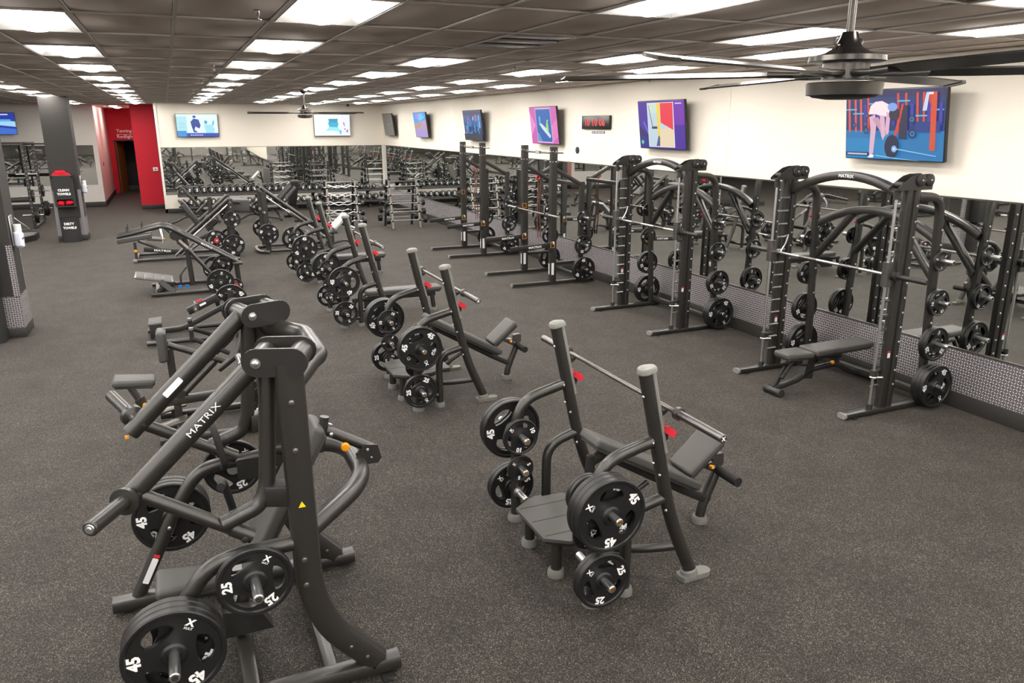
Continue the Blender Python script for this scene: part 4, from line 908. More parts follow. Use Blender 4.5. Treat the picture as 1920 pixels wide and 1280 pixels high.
def row_machine():
    X0, Yc = .1, 7.7; t = thing('seated_row_machine', 'plate-loaded seated row machine with chest pad, behind the front press', 'exercise machine', (X0, Yc, 0))
    P = lambda x, y, z: V((x-X0, y, z))
    mb = MB(); mb.rbox(P(-.52, 0, .555), (.36, .26, .07), .028, 3, ry(.10), lambda q: V((q.x, q.y*(1-max(0, q.x)*.9), q.z))); s_ = obj('seat_pad', mb, M['pad'], t)
    mb = MB(); mb.rbox(P(-.52, 0, .52), (.32, .22, .025), .008, 1, ry(.10)); obj('pad_base', mb, M['padside'], s_)
    mb = MB(); mb.bar([P(-.57, 0, .52), P(-.47, 0, .30)], .04, .06, 0, .006, (1, 0, 0)); sp = obj('seat_post', mb, M['dchrome'], t)
    mb = MB(); 
    for k in range(8): mb.cyl(P(-.565+k*.012, -.021, .49-k*.0265), P(-.565+k*.012, -.024, .49-k*.0265), .006, 6)
    obj('hole_row', mb, M['rubber'], sp)
    mb = MB(); mb.bar([P(-.50, 0, .38), P(-.46, 0, .29)], .07, .09, 0, .01, (1, 0, 0)); obj('seat_sleeve', mb, M['steel'], t)
    mb = MB(); mb.lathe(P(-.45, -.035, .33), (-.3, -1, -.2), [(0, .01), (.015, .018), (.05, .014), (.052, 0)], 12); obj('pull_knob', mb, M['orange'], t, label='orange pull knob')
    mb = MB(); mb.bar([P(-.50, 0, .30), P(.65, 0, .34)], .07, .08, 0, .012); obj('main_beam', mb, M['steel'], t)
    mb = MB(); mb.rbox(P(-.25, 0, .87), (.075, .24, .30), .03, 3, None, lambda q: V((q.x, q.y*(1-abs(q.z)*.7), q.z))); c_ = obj('chest_pad', mb, M['pad'], t)
    mb = MB(); mb.rbox(P(-.21, 0, .87), (.02, .2, .26), .006, 1); obj('pad_base', mb, M['padside'], c_)
    mb = MB(); mb.tube([P(-.20, 0, .87), P(.30, 0, .64)], .030, n=14); obj('chest_post', mb, M['steel'], t)
    mb = MB(); mb.bar([P(-.19, 0, .83), P(-.17, 0, .05)], .05, .07, 0, .01, (1, 0, 0)); obj('upright', mb, M['steel'], t)
    mb = MB(); mb.tube([P(.20, 0, .66), P(-.12, 0, .36)], .034, n=14); mb.prism(stadium(.10, .08), basis(P(-.14, 0, .38), (1, 0, 0), (0, 0, 1), (0, -1, 0)), .09); obj('brace', mb, M['steel'], t)
    for s in (-1, 1):
        mb = MB(); mb.bar([P(-.35, s*.36, .05), P(.85, s*.36, .05)], .07, .06, 0, .012, (0, 0, 1)); obj('base_rail', mb, M['steel'], t)
        mb = MB(); mb.bar([P(-.36, s*.22, .14), P(-.10, s*.22, .20)], .16, .02, 0, .004, (0, 0, 1)); f_ = obj('foot_plate', mb, M['silver'], t)
        mb = MB(); mb.bar([P(-.22, s*.22, .05), P(-.22, s*.22, .16)], .06, .05); obj('foot_plate_stand', mb, M['steel'], f_)
        mb = MB(); mb.bar([P(.62, s*.34, .08), P(.55, s*.34, 1.12)], .075, .10, 0, .015, (1, 0, 0)); obj('rear_upright', mb, M['steel'], t)
        mb = MB(); mb.tube([P(.48, s*.30, 1.08), P(.40, s*.34, .80), P(.22, s*.30, .66)], .030, .08, 12); a_ = obj('lever_arm', mb, M['steel'], t)
        mb = MB(); mb.tube([P(.33, s*.28, .80), P(.02, s*.20, .96)], .022, n=12); mb.tube([P(.02, s*.20, .92), P(.02, s*.20, 1.04)], .02, n=12); obj('hand_grip', mb, M['grip'], a_)
        mb = MB(); mb.lathe(P(.02, s*.20, 1.04), (0, 0, 1), [(0, .021), (.02, .021), (.022, 0)], 12); obj('grip_end', mb, M['chrome'], a_)
        peg_obj(P(.40, s*.36, .78), (0, s, 0), .26, a_, False)
        peg_obj(P(.62, s*.39, .35), (0, s, 0), .22, t, False)
        mb = MB(); mb.lathe(P(.30, s*.20, .93), (.6, -.2, .6), [(0, .024), (.12, .026), (.13, .02), (.13, 0)], 12); q = obj('bumper', mb, M['steel'], t)
    mb = MB(); mb.bar([P(.62, -.36, .06), P(.62, .36, .06)], .07, .06, 0, .012, (0, 0, 1)); mb.bar([P(-.18, -.36, .06), P(-.18, .36, .06)], .07, .06, 0, .012, (0, 0, 1)); obj('crossbeam', mb, M['steel'], t)
    mb = MB(); mb.bar([P(.55, -.34, 1.12), P(.55, .34, 1.12)], .08, .08); obj('top_crossbar', mb, M['steel'], t)
    g = 'weight plates on the seated row machine'; nm = 'seated row machine'
    stack((.62, Yc-.39, .35), (0, -1, 0), [45, 25], 'near side peg of '+nm, g, 100, None, .015)
    stack((.62, Yc+.39, .35), (0, 1, 0), [45], 'far side peg of '+nm, g, 100, (0, -1, 0), .015)
row_machine()

def tbar():
    X0, Yc = .1, 11.4; t = thing('t_bar_row_machine', 'low T-bar row machine with dark footplate box, behind the seated row', 'exercise machine', (X0, Yc, 0))
    P = lambda x, y, z: V((x-X0, y, z))
    mb = MB(); mb.rbox(P(-.41, 0, .26), (.17, .40, .03), .006, 1, ry(-.06)); f_ = obj('foot_plate', mb, M['pad'], t)
    mb = MB(); mb.rbox(P(-.41, 0, .15), (.15, .34, .20), .01, 1); obj('foot_plate_stand', mb, M['steel_flat'], f_)
    mb = MB(); mb.bar([P(-.32, 0, .12), P(-.06, 0, .13), P(.22, 0, .26), P(.64, 0, .46)], .07, .07, .08, .010); obj('main_beam', mb, M['steel_flat'], t)
    for s in (-1, 1):
        mb = MB(); mb.tube([P(-.53, s*.36, .045), P(.60, s*.36, .045)], .033, n=12); obj('base_rail', mb, M['steel'], t)
        mb = MB(); mb.bar([P(.56, s*.30, .05), P(.62, s*.30, .55)], .06, .08, 0, .012, (1, 0, 0)); obj('upright', mb, M['steel'], t)
        mb = MB(); mb.tube([P(.12, s*.06, .41), P(.12, s*.30, .42)], .018, n=12); mb.lathe(P(.12, s*.10, .41), (0, s, 0), [(0, .02), (0, .038), (.02, .038), (.02, .02)], 12); obj('hand_grip', mb, M['dchrome'], t)
        peg_obj(P(.62, s*.34, .40), (0, s, 0), .2, t, True)
        mb = MB(); mb.tube([P(.50, s*.10, .18), P(.50, s*.24, .28)], .02, n=10); mb.lathe(P(.50, s*.22, .27), (0, s*.8, .5), [(0, .028), (.06, .03), (.07, .02), (.07, 0)], 12); obj('bumper', mb, M['grey_cap'], t)
    mb = MB(); mb.bar([P(.02, 0, .36), P(.42, 0, .53)], .09, .10, 0, .006); l_ = obj('lever_arm', mb, M['steel_flat'], t)
    sticker(l_, P(.22, -.0465, .455), (.92, 0, .39), (-.39, 0, .92), (0, -1, 0), .09, .028)
    mb = MB(); mb.box(P(.18, 0, .50), (.08, .03, .02), ry(-.4)); obj('latch', mb, M['red'], l_)
    mb = MB(); mb.bar([P(.60, -.36, .05), P(.60, .36, .05)], .07, .06, 0, .01, (0, 0, 1)); mb.bar([P(-.41, -.36, .05), P(-.41, .36, .05)], .07, .06, 0, .01, (0, 0, 1)); obj('crossbeam', mb, M['steel'], t)
    g = 'weight plates on the T-bar row machine'; nm = 'T-bar row machine'
    stack((.62, Yc-.34, .40), (0, -1, 0), [25], 'near side peg of '+nm, g, 270, None, .015)
    stack((.62, Yc+.34, .40), (0, 1, 0), [45], 'far side peg of '+nm, g, 270, (0, -1, 0), .015)
tbar()

def star_collar(o, d, label, group):
    # red toothed locking collar on a peg end
    t = thing('plate_collar', label, 'barbell collar', o, 0, group); d = V(d)
    mb = MB(); x = V((1, 0, 0)); z = V((0, 0, 1)); out = []
    for k in range(32): a = 2*PI*k/32; r = .052 + .010*math.cos(8*a); out.append((r*math.cos(a), r*math.sin(a)))
    mb.prism(out, basis((0, 0, 0), x, z, (0, -1, 0)), .036); obj('ring', mb, M['red'], t)
    mb = MB(); mb.lathe((0, -.019, 0), (0, -1, 0), [(0, .024), (.02, .022), (.02, .010), (.012, .008), (.012, 0)], 14); obj('hub', mb, M['chrome'], t)

def v_squat():
    X0, Yc = .15, 14.85; t = thing('squat_machine', 'lever squat machine with two long bent bars over ribbed footplate', 'exercise machine', (X0, Yc, 0))
    P = lambda x, y, z: V((x-X0, y, z))
    for s in (-1, 1):
        mb = MB(); mb.bar([P(-.52, s*.46, .045), P(.80, s*.46, .045)], .065, .06, 0, .014, (0, 0, 1)); obj('base_rail', mb, M['steel'], t)
        mb = MB(); mb.tube([P(-.95, s*.20, 1.03), P(-.60, s*.20, 1.10), P(-.24, s*.20, 1.18), P(-.12, s*.20, 1.15), P(.98, s*.20, .46)], .034, .14, 14, 6); b_ = obj('lever_bar', mb, M['steel'], t)
        mb = MB(); 
        for q in (-.78, -.55): mb.cyl(P(q, s*.20, 1.06+(q+.95)*.2), P(q, s*.20, 1.17+(q+.95)*.2), .007, 8)
        obj('grip_pin', mb, M['steel'], b_)
        mb = MB(); mb.rbox(P(-.68, s*.17, .985), (.55, .13, .075), .012, 2, ry(-.13)); p_ = obj('shoulder_pad', mb, M['pad'], t)
        if s < 0:
            mb = MB(); wrap_text(mb, 'MATRIX', P(.45, s*.20, .795), V((1.10, 0, -.69)), V((0, -1, .3)), .034, .03, .005, .2); obj('lettering', mb, M['label'], b_)
        mb = MB(); mb.tube([P(-.26, s*.10, 1.12), P(-.24, s*.24, 1.00), P(-.24, s*.24, .90)], .018, .03, 10); mb.lathe(P(-.24, s*.24, .91), (0, 0, -1), [(0, .02), (.015, .022), (.03, .018), (.03, 0)], 10); obj('hand_grip', mb, M['chrome'], t)
        peg_obj(P(.83, s*.50, .15), (0, s, 0), .36, t, True); peg_obj(P(.60, s*.48, .24), (0, s, 0), .40, t, False)
    mb = MB(); mb.rbox(P(-.46, 0, .27), (.62, .62, .025), .006, 1, ry(.20)); f_ = obj('foot_plate', mb, M['silver'], t)
    mb = MB(); mb.bar([P(-.16, -.26, .20), P(-.42, -.26, .04)], .05, .10, 0, .008, (1, 0, 0)); mb.bar([P(-.36, -.30, .24), P(-.16, -.42, .05)], .05, .10, 0, .008, (1, 0, 0)); mb.bar([P(-.36, .30, .24), P(-.16, .42, .05)], .05, .10, 0, .008, (1, 0, 0)); obj('foot_plate_stand', mb, M['steel_flat'], f_)
    for q in range(4):
        mb = MB(); mb.rbox(P(-.67+q*.14, 0, .289+.040-(q*.0285)), (.134, .60, .008), .003, 1, ry(.20)); obj('tread_strip', mb, M['pad'], f_)
    mb = MB()
    mb.lathe(P(-.05, -.26, .12), (0, -1, 0), [(0, .03), (.03, .03), (.03, 0)], 12); mb.lathe(P(.06, -.26, .12), (0, -1, 0), [(0, .03), (.03, .03), (.03, 0)], 12); obj('roller_cap', mb, M['blue'], t, label='blue round caps')
    mb = MB(); mb.bar([P(.08, 0, 1.0), P(.13, 0, .80), P(.16, 0, .08)], .07, .09, .06, .015, (1, 0, 0)); obj('upright', mb, M['steel'], t)
    mb = MB(); mb.prism(stadium(.22, .16), basis(P(-.02, 0, 1.0), (1, 0, -.3), (.3, 0, 1), (0, -1, 0)), .42); obj('pivot_housing', mb, M['steel_flat'], t)
    mb = MB(); mb.tube([P(.0, -.27, .92), P(.20, -.27, .70)], .042, n=14); mb.tube([P(.18, -.27, .72), P(.62, -.27, .12)], .034, n=14); mb.cyl(P(.62, -.34, .12), P(.62, -.20, .12), .055, 16); obj('damper_strut', mb, M['steel'], t)
    mb = MB(); mb.tube([P(.0, -.275, .925), P(.13, -.275, .775)], .0435, n=14); obj('strut_sleeve', mb, M['silver'], t)
    mb = MB(); mb.tube([P(.08, -.04, .42), P(-.03, -.12, .30), P(-.03, -.12, .16)], .018, .04, 10); obj('safety_handle', mb, M['steel_flat'], t)
    mb = MB(); mb.bar([P(.93, 0, .50), P(.95, 0, .08)], .42, .07, 0, .015, (1, 0, 0)); wp = obj('counterweight_plate', mb, M['steel_flat'], t)
    mb = MB(); mb.bar([P(.86, -.25, .46), P(1.02, -.25, .46)], .07, .05); mb.bar([P(.86, .25, .46), P(1.02, .25, .46)], .07, .05); mb.bar([P(.94, -.46, .05), P(.94, .46, .05)], .07, .06, 0, .01, (0, 0, 1)); mb.bar([P(-.42, -.46, .045), P(-.42, .46, .045)], .07, .06, 0, .01, (0, 0, 1)); obj('crossbeam', mb, M['steel'], t)
    mb = MB(); mb.rbox(P(-.22, -.02, .93), (.05, .05, .05), .02, 2); obj('pull_knob', mb, M['yellow'], t, label='yellow release knob')
    g = 'weight plates on the lever squat machine'; nm = 'lever squat machine'
    stack((.60, Yc-.48, .24), (0, -1, 0), [45, 45], 'base peg, near side of '+nm, g, 200, None, .24)
    stack((.60, Yc+.48, .24), (0, 1, 0), [45, 45], 'base peg, far side of '+nm, g, 200, (0, -1, 0), .24)
    stack((.83, Yc-.50, .15), (0, -1, 0), [10], 'front peg, near side of '+nm, g, 10, None, .22)
    peg_obj(P(.70, .02, .42), (0, -1, 0), .2, t, True); mb = MB(); mb.bar([P(.70, .06, .05), P(.70, .06, .52)], .07, .07, 0, .01, (1, 0, 0)); obj('storage_post', mb, M['steel_flat'], t)
    stack((.70, Yc+.02, .42), (0, -1, 0), [25, 10], 'storage post in the middle of '+nm, g, 10, None, .02)
    star_collar((.83, Yc-.50-.275, .15), (0, -1, 0), 'red toothed collar on the near front peg of lever squat machine', 'red plate collars')
v_squat()

def leg_press():
    X0, Yc = .4, 18.75; t = thing('leg_press_machine', 'angled leg press machine with chrome rails and big square footplate', 'exercise machine', (X0, Yc, 0))
    P = lambda x, y, z: V((x-X0, y, z))
    for s in (-1, 1):
        mb = MB(); mb.bar([P(-.92, s*.43, .045), P(1.25, s*.43, .045)], .065, .06, 0, .012, (0, 0, 1)); r_ = obj('base_rail', mb, M['steel'], t)
        mb = MB(); mb.bar([P(-.93, s*.43, .045), P(-.85, s*.43, .045)], .075, .07, 0, .02, (0, 0, 1)); obj('end_cap', mb, M['grey_cap'], r_)
        mb = MB(); mb.bar([P(1.12, s*.52, .03), P(1.15, s*.52, 1.30)], .07, .10, 0, .015, (1, 0, 0)); u = obj('upright', mb, M['steel'], t)
        mb = MB()
        for z in (1.22, 1.12): bolt(mb, P(1.14, s*.52-.036, z), (0, -1, 0), .012)
        obj('bolt', mb, M['chrome'], u)
        mb = MB(); mb.tube([P(.10, s*.34, .42), P(1.14, s*.40, 1.30)], .042, n=14); obj('slide_frame', mb, M['steel'], t)
        mb = MB(); mb.tube([P(.22, s*.24, .40), P(1.10, s*.26, 1.14)], .020, n=12); obj('guide_rod', mb, M['chrome'], t)
        mb = MB(); mb.tube([P(.62, s*.20, .60), P(.84, s*.20, .79)], .042, n=12); obj('bearing_block', mb, M['steel_flat'], t)
        peg_obj(P(1.14, s*.555, .86), (0, s, 0), .2, u, False); peg_obj(P(1.13, s*.555, .30), (0, s, 0), .24, u, False)
        mb = MB(); mb.tube([P(.02, s*.30, .36), P(-.20, s*.30, .66), P(-.24, s*.30, .70)], .022, .04, 10); mb.lathe(P(-.20, s*.30, .66), (-.5, 0, .6), [(0, .024), (.06, .024), (.062, 0)], 10); obj('hand_grip', mb, M['grip'], t)
    mb = MB(); mb.rbox(P(1.38, -.04, 1.12), (.36, .62, .26), .02, 2, ry(.06)); f_ = obj('foot_plate', mb, M['pad'], t)
    mb = MB(); mb.bar([P(1.18, -.38, 1.22), P(1.36, -.38, 1.20)], .05, .06); mb.bar([P(1.18, .38, 1.22), P(1.36, .30, 1.20)], .05, .06); obj('foot_plate_bracket', mb, M['steel'], f_)
    mb = MB(); a = V((.18-X0, 0, 1.18)); b = V((.52-X0, 0, .62)); th = math.atan2(a.x-b.x, a.z-b.z); mb.rbox((a+b)/2, (.11, .46, (a-b).length), .02, 2, ry(th), lambda q: V((q.x, q.y*(1-max(0, q.z)*.7), q.z))); k_ = obj('back_rest', mb, M['steel_flat'], t)
    mb = MB(); mb.rbox(a+V((-.03, 0, .05)), (.09, .16, .12), .02, 2, ry(th)); obj('head_rest', mb, M['silver'], k_)
    mb = MB(); mb.tube([P(.74, -.10, 1.32), P(.74, -.10, .84)], .045, n=14); mb.tube([P(.72, -.10, 1.24), P(.44, -.10, .98)], .025, n=10); obj('carriage_post', mb, M['steel'], t)
    mb = MB(); mb.prism(stadium(.18, .15), basis(P(.69, -.20, .86), (1, 0, 0), (0, 0, 1), (0, -1, 0)), .10); mb.bar([P(.69, -.20, .86), P(.71, -.20, .60)], .08, .10, 0, .01, (1, 0, 0)); pv = obj('pivot_block', mb, M['steel_flat'], t)
    mb = MB(); mb.lathe(P(.69, -.25, .86), (0, -1, 0), [(0, .03), (.01, .03), (.012, .015), (.012, 0)], 12); obj('end_ring', mb, M['brass'], pv)
    mb = MB(); mb.bar([P(.36, -.34, .40), P(.80, -.34, .58)], .07, .08); obj('lever_arm', mb, M['steel_flat'], t)
    # name beam, seat frame
    mb = MB(); mb.bar([P(-.70, -.34, .27), P(.06, -.34, .17)], .04, .10, 0, .008, (0, 0, 1)); n_ = obj('seat_beam', mb, M['steel_flat'], t)
    mb = MB(); put_text(mb, 'MATRIX', basis(P(-.33, -.3615, .221), (1, 0, -.13), (.13, 0, 1), (0, -1, 0)), .045, .02, .34); obj('lettering', mb, M['label'], n_)
    mb = MB(); mb.bar([P(-.30, 0, .42), P(-.62, 0, .46)], .30, .06, 0, .02, (0, 0, 1)); obj('seat_pad', mb, M['pad'], t)
    mb = MB(); mb.bar([P(-.86, -.36, .05), P(-.86, -.36, .44)], .06, .06, 0, .01, (1, 0, 0)); mb.bar([P(-.80, -.2, .44), P(-.20, -.2, .16)], .06, .06); mb.bar([P(-.86, -.43, .05), P(-.86, .43, .05)], .07, .06, 0, .01, (0, 0, 1)); mb.bar([P(1.13, -.52, .05), P(1.13, .52, .05)], .07, .06, 0, .01, (0, 0, 1)); mb.bar([P(.1, -.34, .42), P(.1, .34, .42)], .07, .06); mb.bar([P(.1, 0, .05), P(.1, 0, .42)], .08, .08, 0, .01, (1, 0, 0)); obj('frame', mb, M['steel'], t)
    mb = MB(); mb.tube([P(.15, -.38, .30), P(-.08, -.38, .10)], .03, n=12); mb.tube([P(.30, -.38, .36), P(.05, -.38, .10)], .022, n=12); mb.tube([P(.42, -.37, .34), P(.12, -.37, .12)], .03, n=12); obj('linkage', mb, M['dchrome'], t)
    mb = MB(); mb.lathe(P(-.86, -.395, .25), (0, -1, 0), [(0, .03), (.02, .034), (.03, .02), (.03, 0)], 12); mb.lathe(P(.18, -.47, .04), (0, -1, .3), [(0, .03), (.03, .036), (.04, .02), (.04, 0)], 10); obj('pull_knob', mb, M['orange'], t, label='orange adjustment knobs')
    g = 'weight plates on the leg press machine'; nm = 'leg press machine'
    stack((1.14, Yc-.555, .86), (0, -1, 0), [25], 'upper peg, near side of '+nm, g, 300, None, .05)
    stack((1.13, Yc-.555, .30), (0, -1, 0), [45], 'lower peg, near side of '+nm, g, 260, None, .08)
    stack((1.14, Yc+.555, .86), (0, 1, 0), [25], 'upper peg, far side of '+nm, g, 300, (0, -1, 0), .03)
    stack((1.13, Yc+.555, .30), (0, 1, 0), [45], 'lower peg, far side of '+nm, g, 170, (0, -1, 0), .03)
    mb = MB(); 
    peg_obj(P(.78, -.44, .40), (0, -1, 0), .25, t, False)
    stack((.78, Yc-.44, .40), (0, -1, 0), [45, 10], 'middle peg, near side of '+nm, g, 200, None, .02)
    star_collar((.78, Yc-.44-.13, .40), (0, -1, 0), 'red toothed collar on the middle peg of leg press machine', 'red plate collars')
leg_press()

def hack_squat():
    X0, Yc = 2.5, 18.9; t = thing('hack_squat_machine', 'tall hack squat machine with long sloping rails, behind the press benches', 'exercise machine', (X0, Yc, 0))
    P = lambda x, y, z: V((x-X0, y, z))
    for s in (-1, 1):
        mb = MB(); mb.tube([P(1.82, s*.40, 1.50), P(3.36, s*.36, .30)], .045, n=14); r_ = obj('slide_rail', mb, M['steel'], t)
        mb = MB(); mb.tube([P(1.98, s*.28, 1.24), P(3.22, s*.26, .30)], .020, n=12); obj('guide_rod', mb, M['chrome'], t)
        mb = MB(); mb.bar([P(1.90, s*.47, .05), P(1.88, s*.47, 1.40)], .075, .11, 0, .012, (1, 0, 0)); u = obj('upright', mb, M['steel'], t)
        mb = MB(); mb.tube([P(1.80, s*.45, .06), P(3.22, s*.45, .06)], .035, n=12); obj('base_rail', mb, M['steel'], t)
        mb = MB(); mb.tube([P(2.45, s*.25, .90), P(2.85, s*.25, .60)], .045, n=12); obj('bearing_block', mb, M['silver'], t)
        peg_obj(P(1.90, s*.51, .48), (0, s, 0), .26, u, False); peg_obj(P(1.86, s*.40, .95), (-s*0, s, 0), .2, t, False)
    mb = MB(); mb.tube([P(1.92, -.50, .05), P(1.72, -.38, .05), P(1.68, -.2, .05), P(1.68, .2, .05), P(1.72, .38, .05), P(1.92, .50, .05)], .045, .15, 12); obj('base_loop', mb, M['silver'], t)
    mb = MB(); mb.rbox(P(2.35, 0, 1.10), (.50, .36, .07), .02, 2, ry(.65)); obj('back_pad', mb, M['pad'], t)
    for s in (-1, 1):
        mb = MB(); mb.tube([P(2.28, s*.18, 1.22), P(2.55, s*.18, 1.50)], .045, n=12); obj('shoulder_pad', mb, M['padside'], t)
        mb = MB(); mb.tube([P(2.42, s*.10, 1.18), P(2.66, s*.10, 1.46)], .03, n=12); obj('hand_grip', mb, M['steel'], t)
    mb = MB(); mb.rbox(P(3.02, 0, .34), (.44, .60, .03), .006, 1, ry(.35)); f_ = obj('foot_plate', mb, M['steel_flat'], t)
    mb = MB(); mb.bar([P(1.88, -.47, 1.38), P(1.88, .47, 1.38)], .07, .07); mb.bar([P(3.20, -.45, .06), P(3.20, .45, .06)], .07, .07); mb.bar([P(3.20, -.36, .06), P(3.30, -.36, .34)], .06, .06, 0, .01, (1, 0, 0)); mb.bar([P(3.20, .36, .06), P(3.30, .36, .34)], .06, .06, 0, .01, (1, 0, 0)); obj('crossbeam', mb, M['steel'], t)
    g = 'weight plates on the hack squat machine'; nm = 'hack squat machine'
    stack((1.90, Yc-.51, .48), (0, -1, 0), [45, 45], 'near base peg of '+nm, g, 40, None, .06)
    stack((1.90, Yc+.51, .48), (0, 1, 0), [45, 45], 'far base peg of '+nm, g, 40, (0, -1, 0), .03)
    stack((1.86, Yc+.40, .95), (0, 1, 0), [25, 25], 'far upper peg of '+nm, g, 40, (0, -1, 0), .12)
hack_squat()

# ------------------------------------------------------------------ preacher curl bench
t = thing('preacher_curl_bench', 'preacher curl bench with pale grey slanted arm pad', 'weight bench', (3.75, 18.9, 0))
mb = MB(); mb.rbox((-.12, 0, .62), (.46, .60, .065), .02, 3, ry(-.78)); obj('arm_pad', mb, M['lightpad'], t, label='pale grey arm pad')
mb = MB(); mb.bar([(.10, -.12, .78), (.22, -.12, .04)], .05, .05, 0, .01, (1, 0, 0)); mb.bar([(.10, .12, .78), (.22, .12, .04)], .05, .05, 0, .01, (1, 0, 0)); mb.bar([(-.05, 0, .55), (.18, 0, .40)], .06, .06); obj('upright', mb, M['steel_flat'], t)
mb = MB(); mb.tube([(-.40, 0, .05), (-.20, 0, .12), (.0, 0, .16), (.24, 0, .06)], .03, .1, 12); mb.tube([(.22, -.26, .04), (.22, .26, .04)], .03, n=12); mb.tube([(-.38, -.2, .04), (-.38, .2, .04)], .03, n=12); obj('base_frame', mb, M['steel'], t)
mb = MB(); mb.tube([(.02, -.30, .55), (.16, -.42, .48)], .022, n=12); obj('bar_rest', mb, M['chrome'], t)
mb = MB(); mb.rbox((-.30, 0, .36), (.20, .30, .06), .02, 2); obj('seat_pad', mb, M['padside'], t)
mb = MB(); mb.bar([(-.30, 0, .10), (-.30, 0, .34)], .06, .06, 0, .01, (1, 0, 0)); obj('seat_post', mb, M['steel'], t)

# ------------------------------------------------------------------ adjustable benches
def adj_bench(loc, rotz, label, group, steep=0.):
    t = thing('adjustable_bench', label, 'weight bench', loc, rotz, group)
    # local: head end towards +x, seat end at -x
    mb = MB(); mb.rbox((-.62, 0, .435), (.36, .28, .065), .024, 3, ry(.04), lambda q: V((q.x, q.y*(1-max(0, -q.x-.02)*1.3), q.z))); s_ = obj('seat_pad', mb, M['pad'], t)
    mb = MB(); mb.rbox((-.62, 0, .40), (.32, .22, .02), .006, 1, ry(.04)); obj('pad_base', mb, M['padside'], s_)
    L = .88; c = V((-.41, 0, .42)) + V((math.cos(steep)*L/2, 0, math.sin(steep)*L/2)) + V((-math.sin(steep), 0, math.cos(steep)))*.02
    mb = MB(); mb.rbox(c, (L, .29, .07), .024, 3, ry(-steep), lambda q: V((q.x, q.y*(1-max(0, q.x-.15)*.35), q.z))); b_ = obj('back_pad', mb, M['pad'], t)
    mb = MB(); mb.rbox(c + V((math.sin(steep), 0, -math.cos(steep)))*.04, (L*.92, .24, .02), .006, 1, ry(-steep)); obj('pad_base', mb, M['padside'], b_)
    mb = MB(); mb.bar([(-.86, 0, .07), (-.50, 0, .13), (-.36, 0, .22), (.05, 0, .24), (.30, 0, .10), (.48, 0, .06)], .07, .06, .10, .02); obj('spine_tube', mb, M['steel_flat'], t)
    mb = MB(); mb.prism([(-.10, 0), (.04, -.02), (.07, .25), (-.03, .25)], basis((-.38, 0, .14), (1, 0, 0), (0, 0, 1), (0, -1, 0)), .07); mb.bar([(-.30, -.05, .38), (.05, -.05, .34)], .02, .05); mb.bar([(.0, 0, .24), (.02, 0, .40)], .04, .04, 0, .008, (1, 0, 0)); obj('pad_bracket', mb, M['steel_flat'], t)
    mb = MB(); mb.tube([(-.86, -.11, .045), (-.86, .11, .045)], .042, n=16); mb.tube([(.50, -.26, .045), (.50, .26, .045)], .035, n=16); bf = obj('foot_bar', mb, M['steel_flat'], t)
    mb = MB()
    for s in (-1, 1): mb.lathe((-.86, s*.10, .045), (0, s, 0), [(-.02, .046), (.02, .046), (.024, .03), (.024, 0)], 14); mb.lathe((.50, s*.25, .045), (0, s, 0), [(-.02, .04), (.02, .04), (.022, 0)], 14)
    obj('rubber_foot', mb, M['rubber'], bf)
    mb = MB(); mb.tube([(-.66, -.06, .39), (-.80, -.06, .22)], .020, n=10); mb.lathe((-.80, -.06, .22), (-.14, 0, -.17), [(0, .022), (.03, .022), (.032, 0)], 12); mb.bar([(-.72, 0, .30), (-.84, 0, .10)], .03, .04, 0, .006, (1, 0, 0)); mb.tube([(-.60, -.07, .33), (-.46, -.07, .30)], .014, n=8); obj('seat_handle', mb, M['grip'], t)
    mb = MB(); mb.lathe((-.12, -.07, .30), (0, -1, 0), [(0, .010), (.015, .020), (.035, .022), (.045, .012), (.045, 0)], 14); obj('pull_knob', mb, M['orange'], t, label='orange pull knob')
    mb = MB(); mb.prism([(-.05, -.02), (.05, -.02), (.03, .06), (-.05, .06)], basis((.02, 0, .27), (1, 0, 0), (0, 0, 1), (0, -1, 0)), .06); obj('ladder_catch', mb, M['rubber'], t)
    return t
adj_bench((6.68, 6.24, 0), .03, 'black padded adjustable bench set flat inside front smith machine', 'adjustable benches')
adj_bench((.35, 25.1, 0), PI+.1, 'adjustable bench with raised backrest by the dumbbells, left of others', 'adjustable benches', .9)
adj_bench((2.15, 25.0, 0), PI-.1, 'adjustable bench between leg press and dumbbell rack', 'adjustable benches', .1)
adj_bench((3.5, 24.9, 0), -PI/2+.2, 'adjustable bench with upright backrest behind the hack squat', 'adjustable benches', 1.1)
adj_bench((5.3, 26.0, 0), PI/2, 'adjustable bench behind the curl bar rack', 'adjustable benches', .0)

# ------------------------------------------------------------------ barbell racks with fixed bars
def ez_pts(L):
    h = L/2; w = [(-h, 0), (-.36, 0), (-.27, .03), (-.13, -.03), (0, .008), (.13, -.03), (.27, .03), (.36, 0), (h, 0)]
    return w
_fb = {}
def fixed_bar_mesh(kind, hr, hl, L=.98):
    k = (kind, hr, hl)
    if k in _fb: return _fb[k]
    a = MB()
    if kind == 'curl': a.tube([V((x, 0, z)) for x, z in ez_pts(L)], .0115, .05, 8, 3)
    else: a.tube([V((-L/2, 0, 0)), V((L/2, 0, 0))], .0115, n=8)
    sh = a.mesh('shaft', M['chrome'])
    heads = []
    for s in (-1, 1):
        b = MB(); b.lathe((s*L/2, 0, 0), (s, 0, 0), [(0, 0), (0, hr*.9), (.01, hr), (hl-.01, hr), (hl, hr*.9), (hl, 0)], 18); heads.append(b.mesh('head', M['plate']))
    _fb[k] = (sh, heads); return _fb[k]
def fixed_bar(kind, hr, hl, loc, label, group, rotz=0.):
    sh, heads = fixed_bar_mesh(kind, hr, hl)
    t = thing('curl_bar' if kind == 'curl' else 'fixed_barbell', label, 'barbell', loc, rotz, group)
    link('shaft', sh, t); [link('head', h_, t) for h_ in heads]
lvl = ['lowest', 'second lowest', 'middle', 'second highest', 'top']
